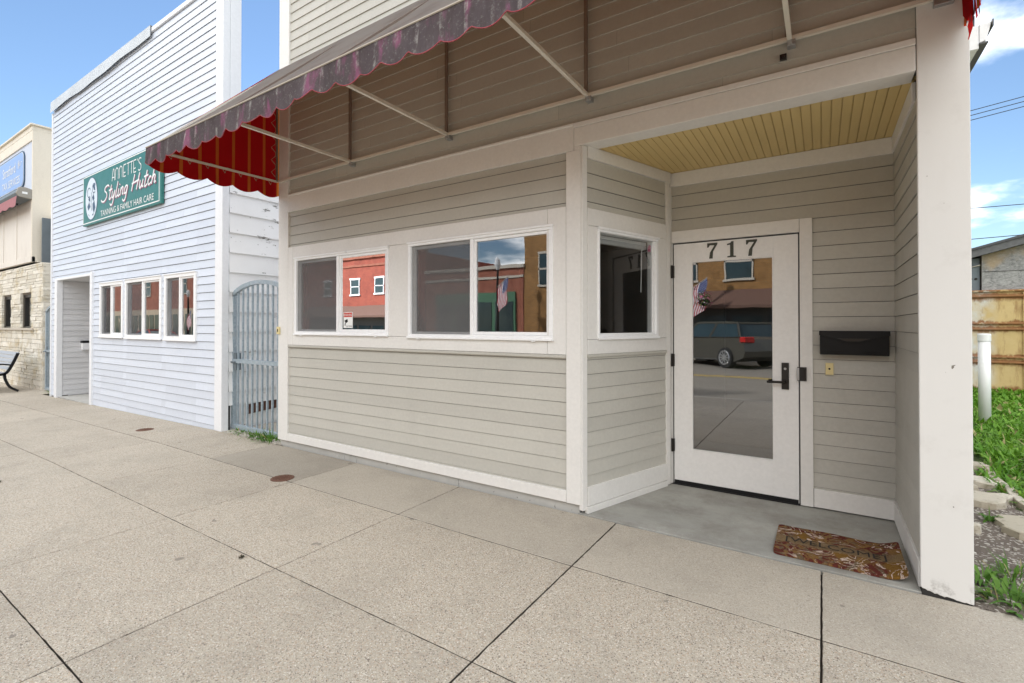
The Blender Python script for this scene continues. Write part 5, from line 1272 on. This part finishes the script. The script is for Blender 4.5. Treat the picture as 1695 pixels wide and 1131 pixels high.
suvp = [(-2.28, .42), (-2.33, .62), (-2.25, 1.02), (-2.12, 1.10), (.95, 1.06), (1.7, .98), (2.2, .82), (2.32, .55), (2.25, .30), (1.8, .24), (-1.9, .26)]
suv = vehicle('parked_suv', 'dark taupe sport utility car parked at an angle across the street', 'car', (-3.35, -11.3, -.13), True, 'suv', suvp, ([(-2.05, 1.05), (1.05, 1.04)], [(-1.80, 1.56), (.25, 1.56)]), 4.6, 1.9, (-1.42, 1.42))
suv.rotation_euler.z = R(40)
vehicle('parked_van', 'white van parked at the opposite kerb farther left', 'van', (-33, -10.4, -.45), True, 'vanwhite', [(-2.6, .4), (-2.65, 1.25), (1.5, 1.25), (2.4, 1.05), (2.6, .5), (2.5, .3), (-2.5, .3)], ([(-2.5, 1.2), (1.6, 1.2)], [(-2.4, 2.0), (.8, 2.0)]), 5.2, 2, (-1.6, 1.6))
vehicle('parked_car', 'red car parked far along the opposite kerb', 'car', (-44, -10.4, -.5), False, 'redcar', suvp, ([(-2.0, 1.05), (1.05, 1.04)], [(-1.4, 1.5), (.25, 1.5)]), 4.6, 1.9, (-1.42, 1.42))
def lamp(x, y, label, flagz, fl, basket):
    g = gz(x); t = thing('street_lamp', label, 'street lamp', (x, y, g), 'street lamps across the road')
    mb = MB(); mb.lathe((x, y, g), [(.16, 0), (.15, .5), (.07, .7), (.055, 4.2), (.05, 4.3)], 14); mb.build('pole', 'black', t)
    mb = MB(); mb.lathe((x, y, g+4.3), [(.08, 0), (.16, .25), (.12, .5), (.02, .62)], 14); mb.build('lantern', 'clearlens', t)
    if basket:
        b = thing('flower_basket', 'hanging basket of pink and white flowers on the street lamp '+basket, 'flower basket', (x+.55, y, g+2.5), 'hanging flower baskets')
        mb = MB(); mb.bar((x, y, g+2.95), (x+.6, y, g+2.95), .03); mb.tube([(x+.55, y, g+2.95), (x+.55, y, g+2.5)], .008, 5); mb.build('bracket', 'black', b)
        mb = MB(); mb.lathe((x+.55, y, g+2.2), [(.1, 0), (.25, .15), (.28, .3)], 14); mb.build('pot', 'black', b)
        for nm, mt, k in (('leaves', 'weed', 160), ('pink_flowers', 'petal', 130), ('white_flowers', 'petalw', 70)):
            mb = MB()
            for i in range(k):
                a = random.uniform(0, 6.28); e = random.uniform(-.9, 1.3); r = .36*random.uniform(.7, 1.1); leaf(mb, (x+.55+r*math.cos(a)*math.cos(e), y+r*math.sin(a)*math.cos(e), g+2.5+r*math.sin(e)), a, random.uniform(-1, 1), .09, .07)
            mb.build(nm, mt, b)
    f = thing('flag', 'striped red, white and blue flag hung from the lamp '+fl, 'flag', (x, y, g+flagz), 'flags on the street lamps')
    mb = MB(); mb.tube([(x, y+.05, g+flagz), (x+.75, y+.12, g+flagz+.5)], .015, 6); mb.build('staff', 'cornice', f)
    mb = MB(); n = 13; m = 14; Wd, Ln = .85, 1.4
    def Pt(i, j):
        u = i/n; v = j/m; bx, bz = x+.10+.62*(1-u), g+flagz+.07+.41*(1-u); return Vector((bx-.12*v+.05*math.sin(v*9+u*4), y+.07+.06*math.sin(v*7+u*5), bz-Ln*v))
    for i in range(n):
        for j in range(m):
            c = i < 7 and j < 6; mb.m = 2 if c else (0 if i % 2 == 0 else 1)
            mb.face([Pt(i, j), Pt(i+1, j), Pt(i+1, j+1), Pt(i, j+1)])
    mb.m = 1
    for i in range(7):
        for j in range(6): c = Pt(i+.5, j+.5); mb.box(c.x-.012, c.x+.012, c.y-.012, c.y+.012, c.z-.012, c.z+.012)
    mb.build('cloth', ['flagred', 'flagwhite', 'flagblue'], f)
lamp(-4.92, -13.8, 'black street lamp with a flag and flower basket opposite the shop door', 2.95, 'opposite the shop door', 'opposite the shop door')
lamp(-13.9, -13.8, 'black street lamp with a flag where the brick and green shops meet', 3.4, 'between the brick and green shops', None)
lamp(-47, -13.8, 'black street lamp with a flag far down the opposite row', 2.6, 'far down the opposite row', None)

for o in bpy.data.objects:
    if '_b' in o: del o['_b']
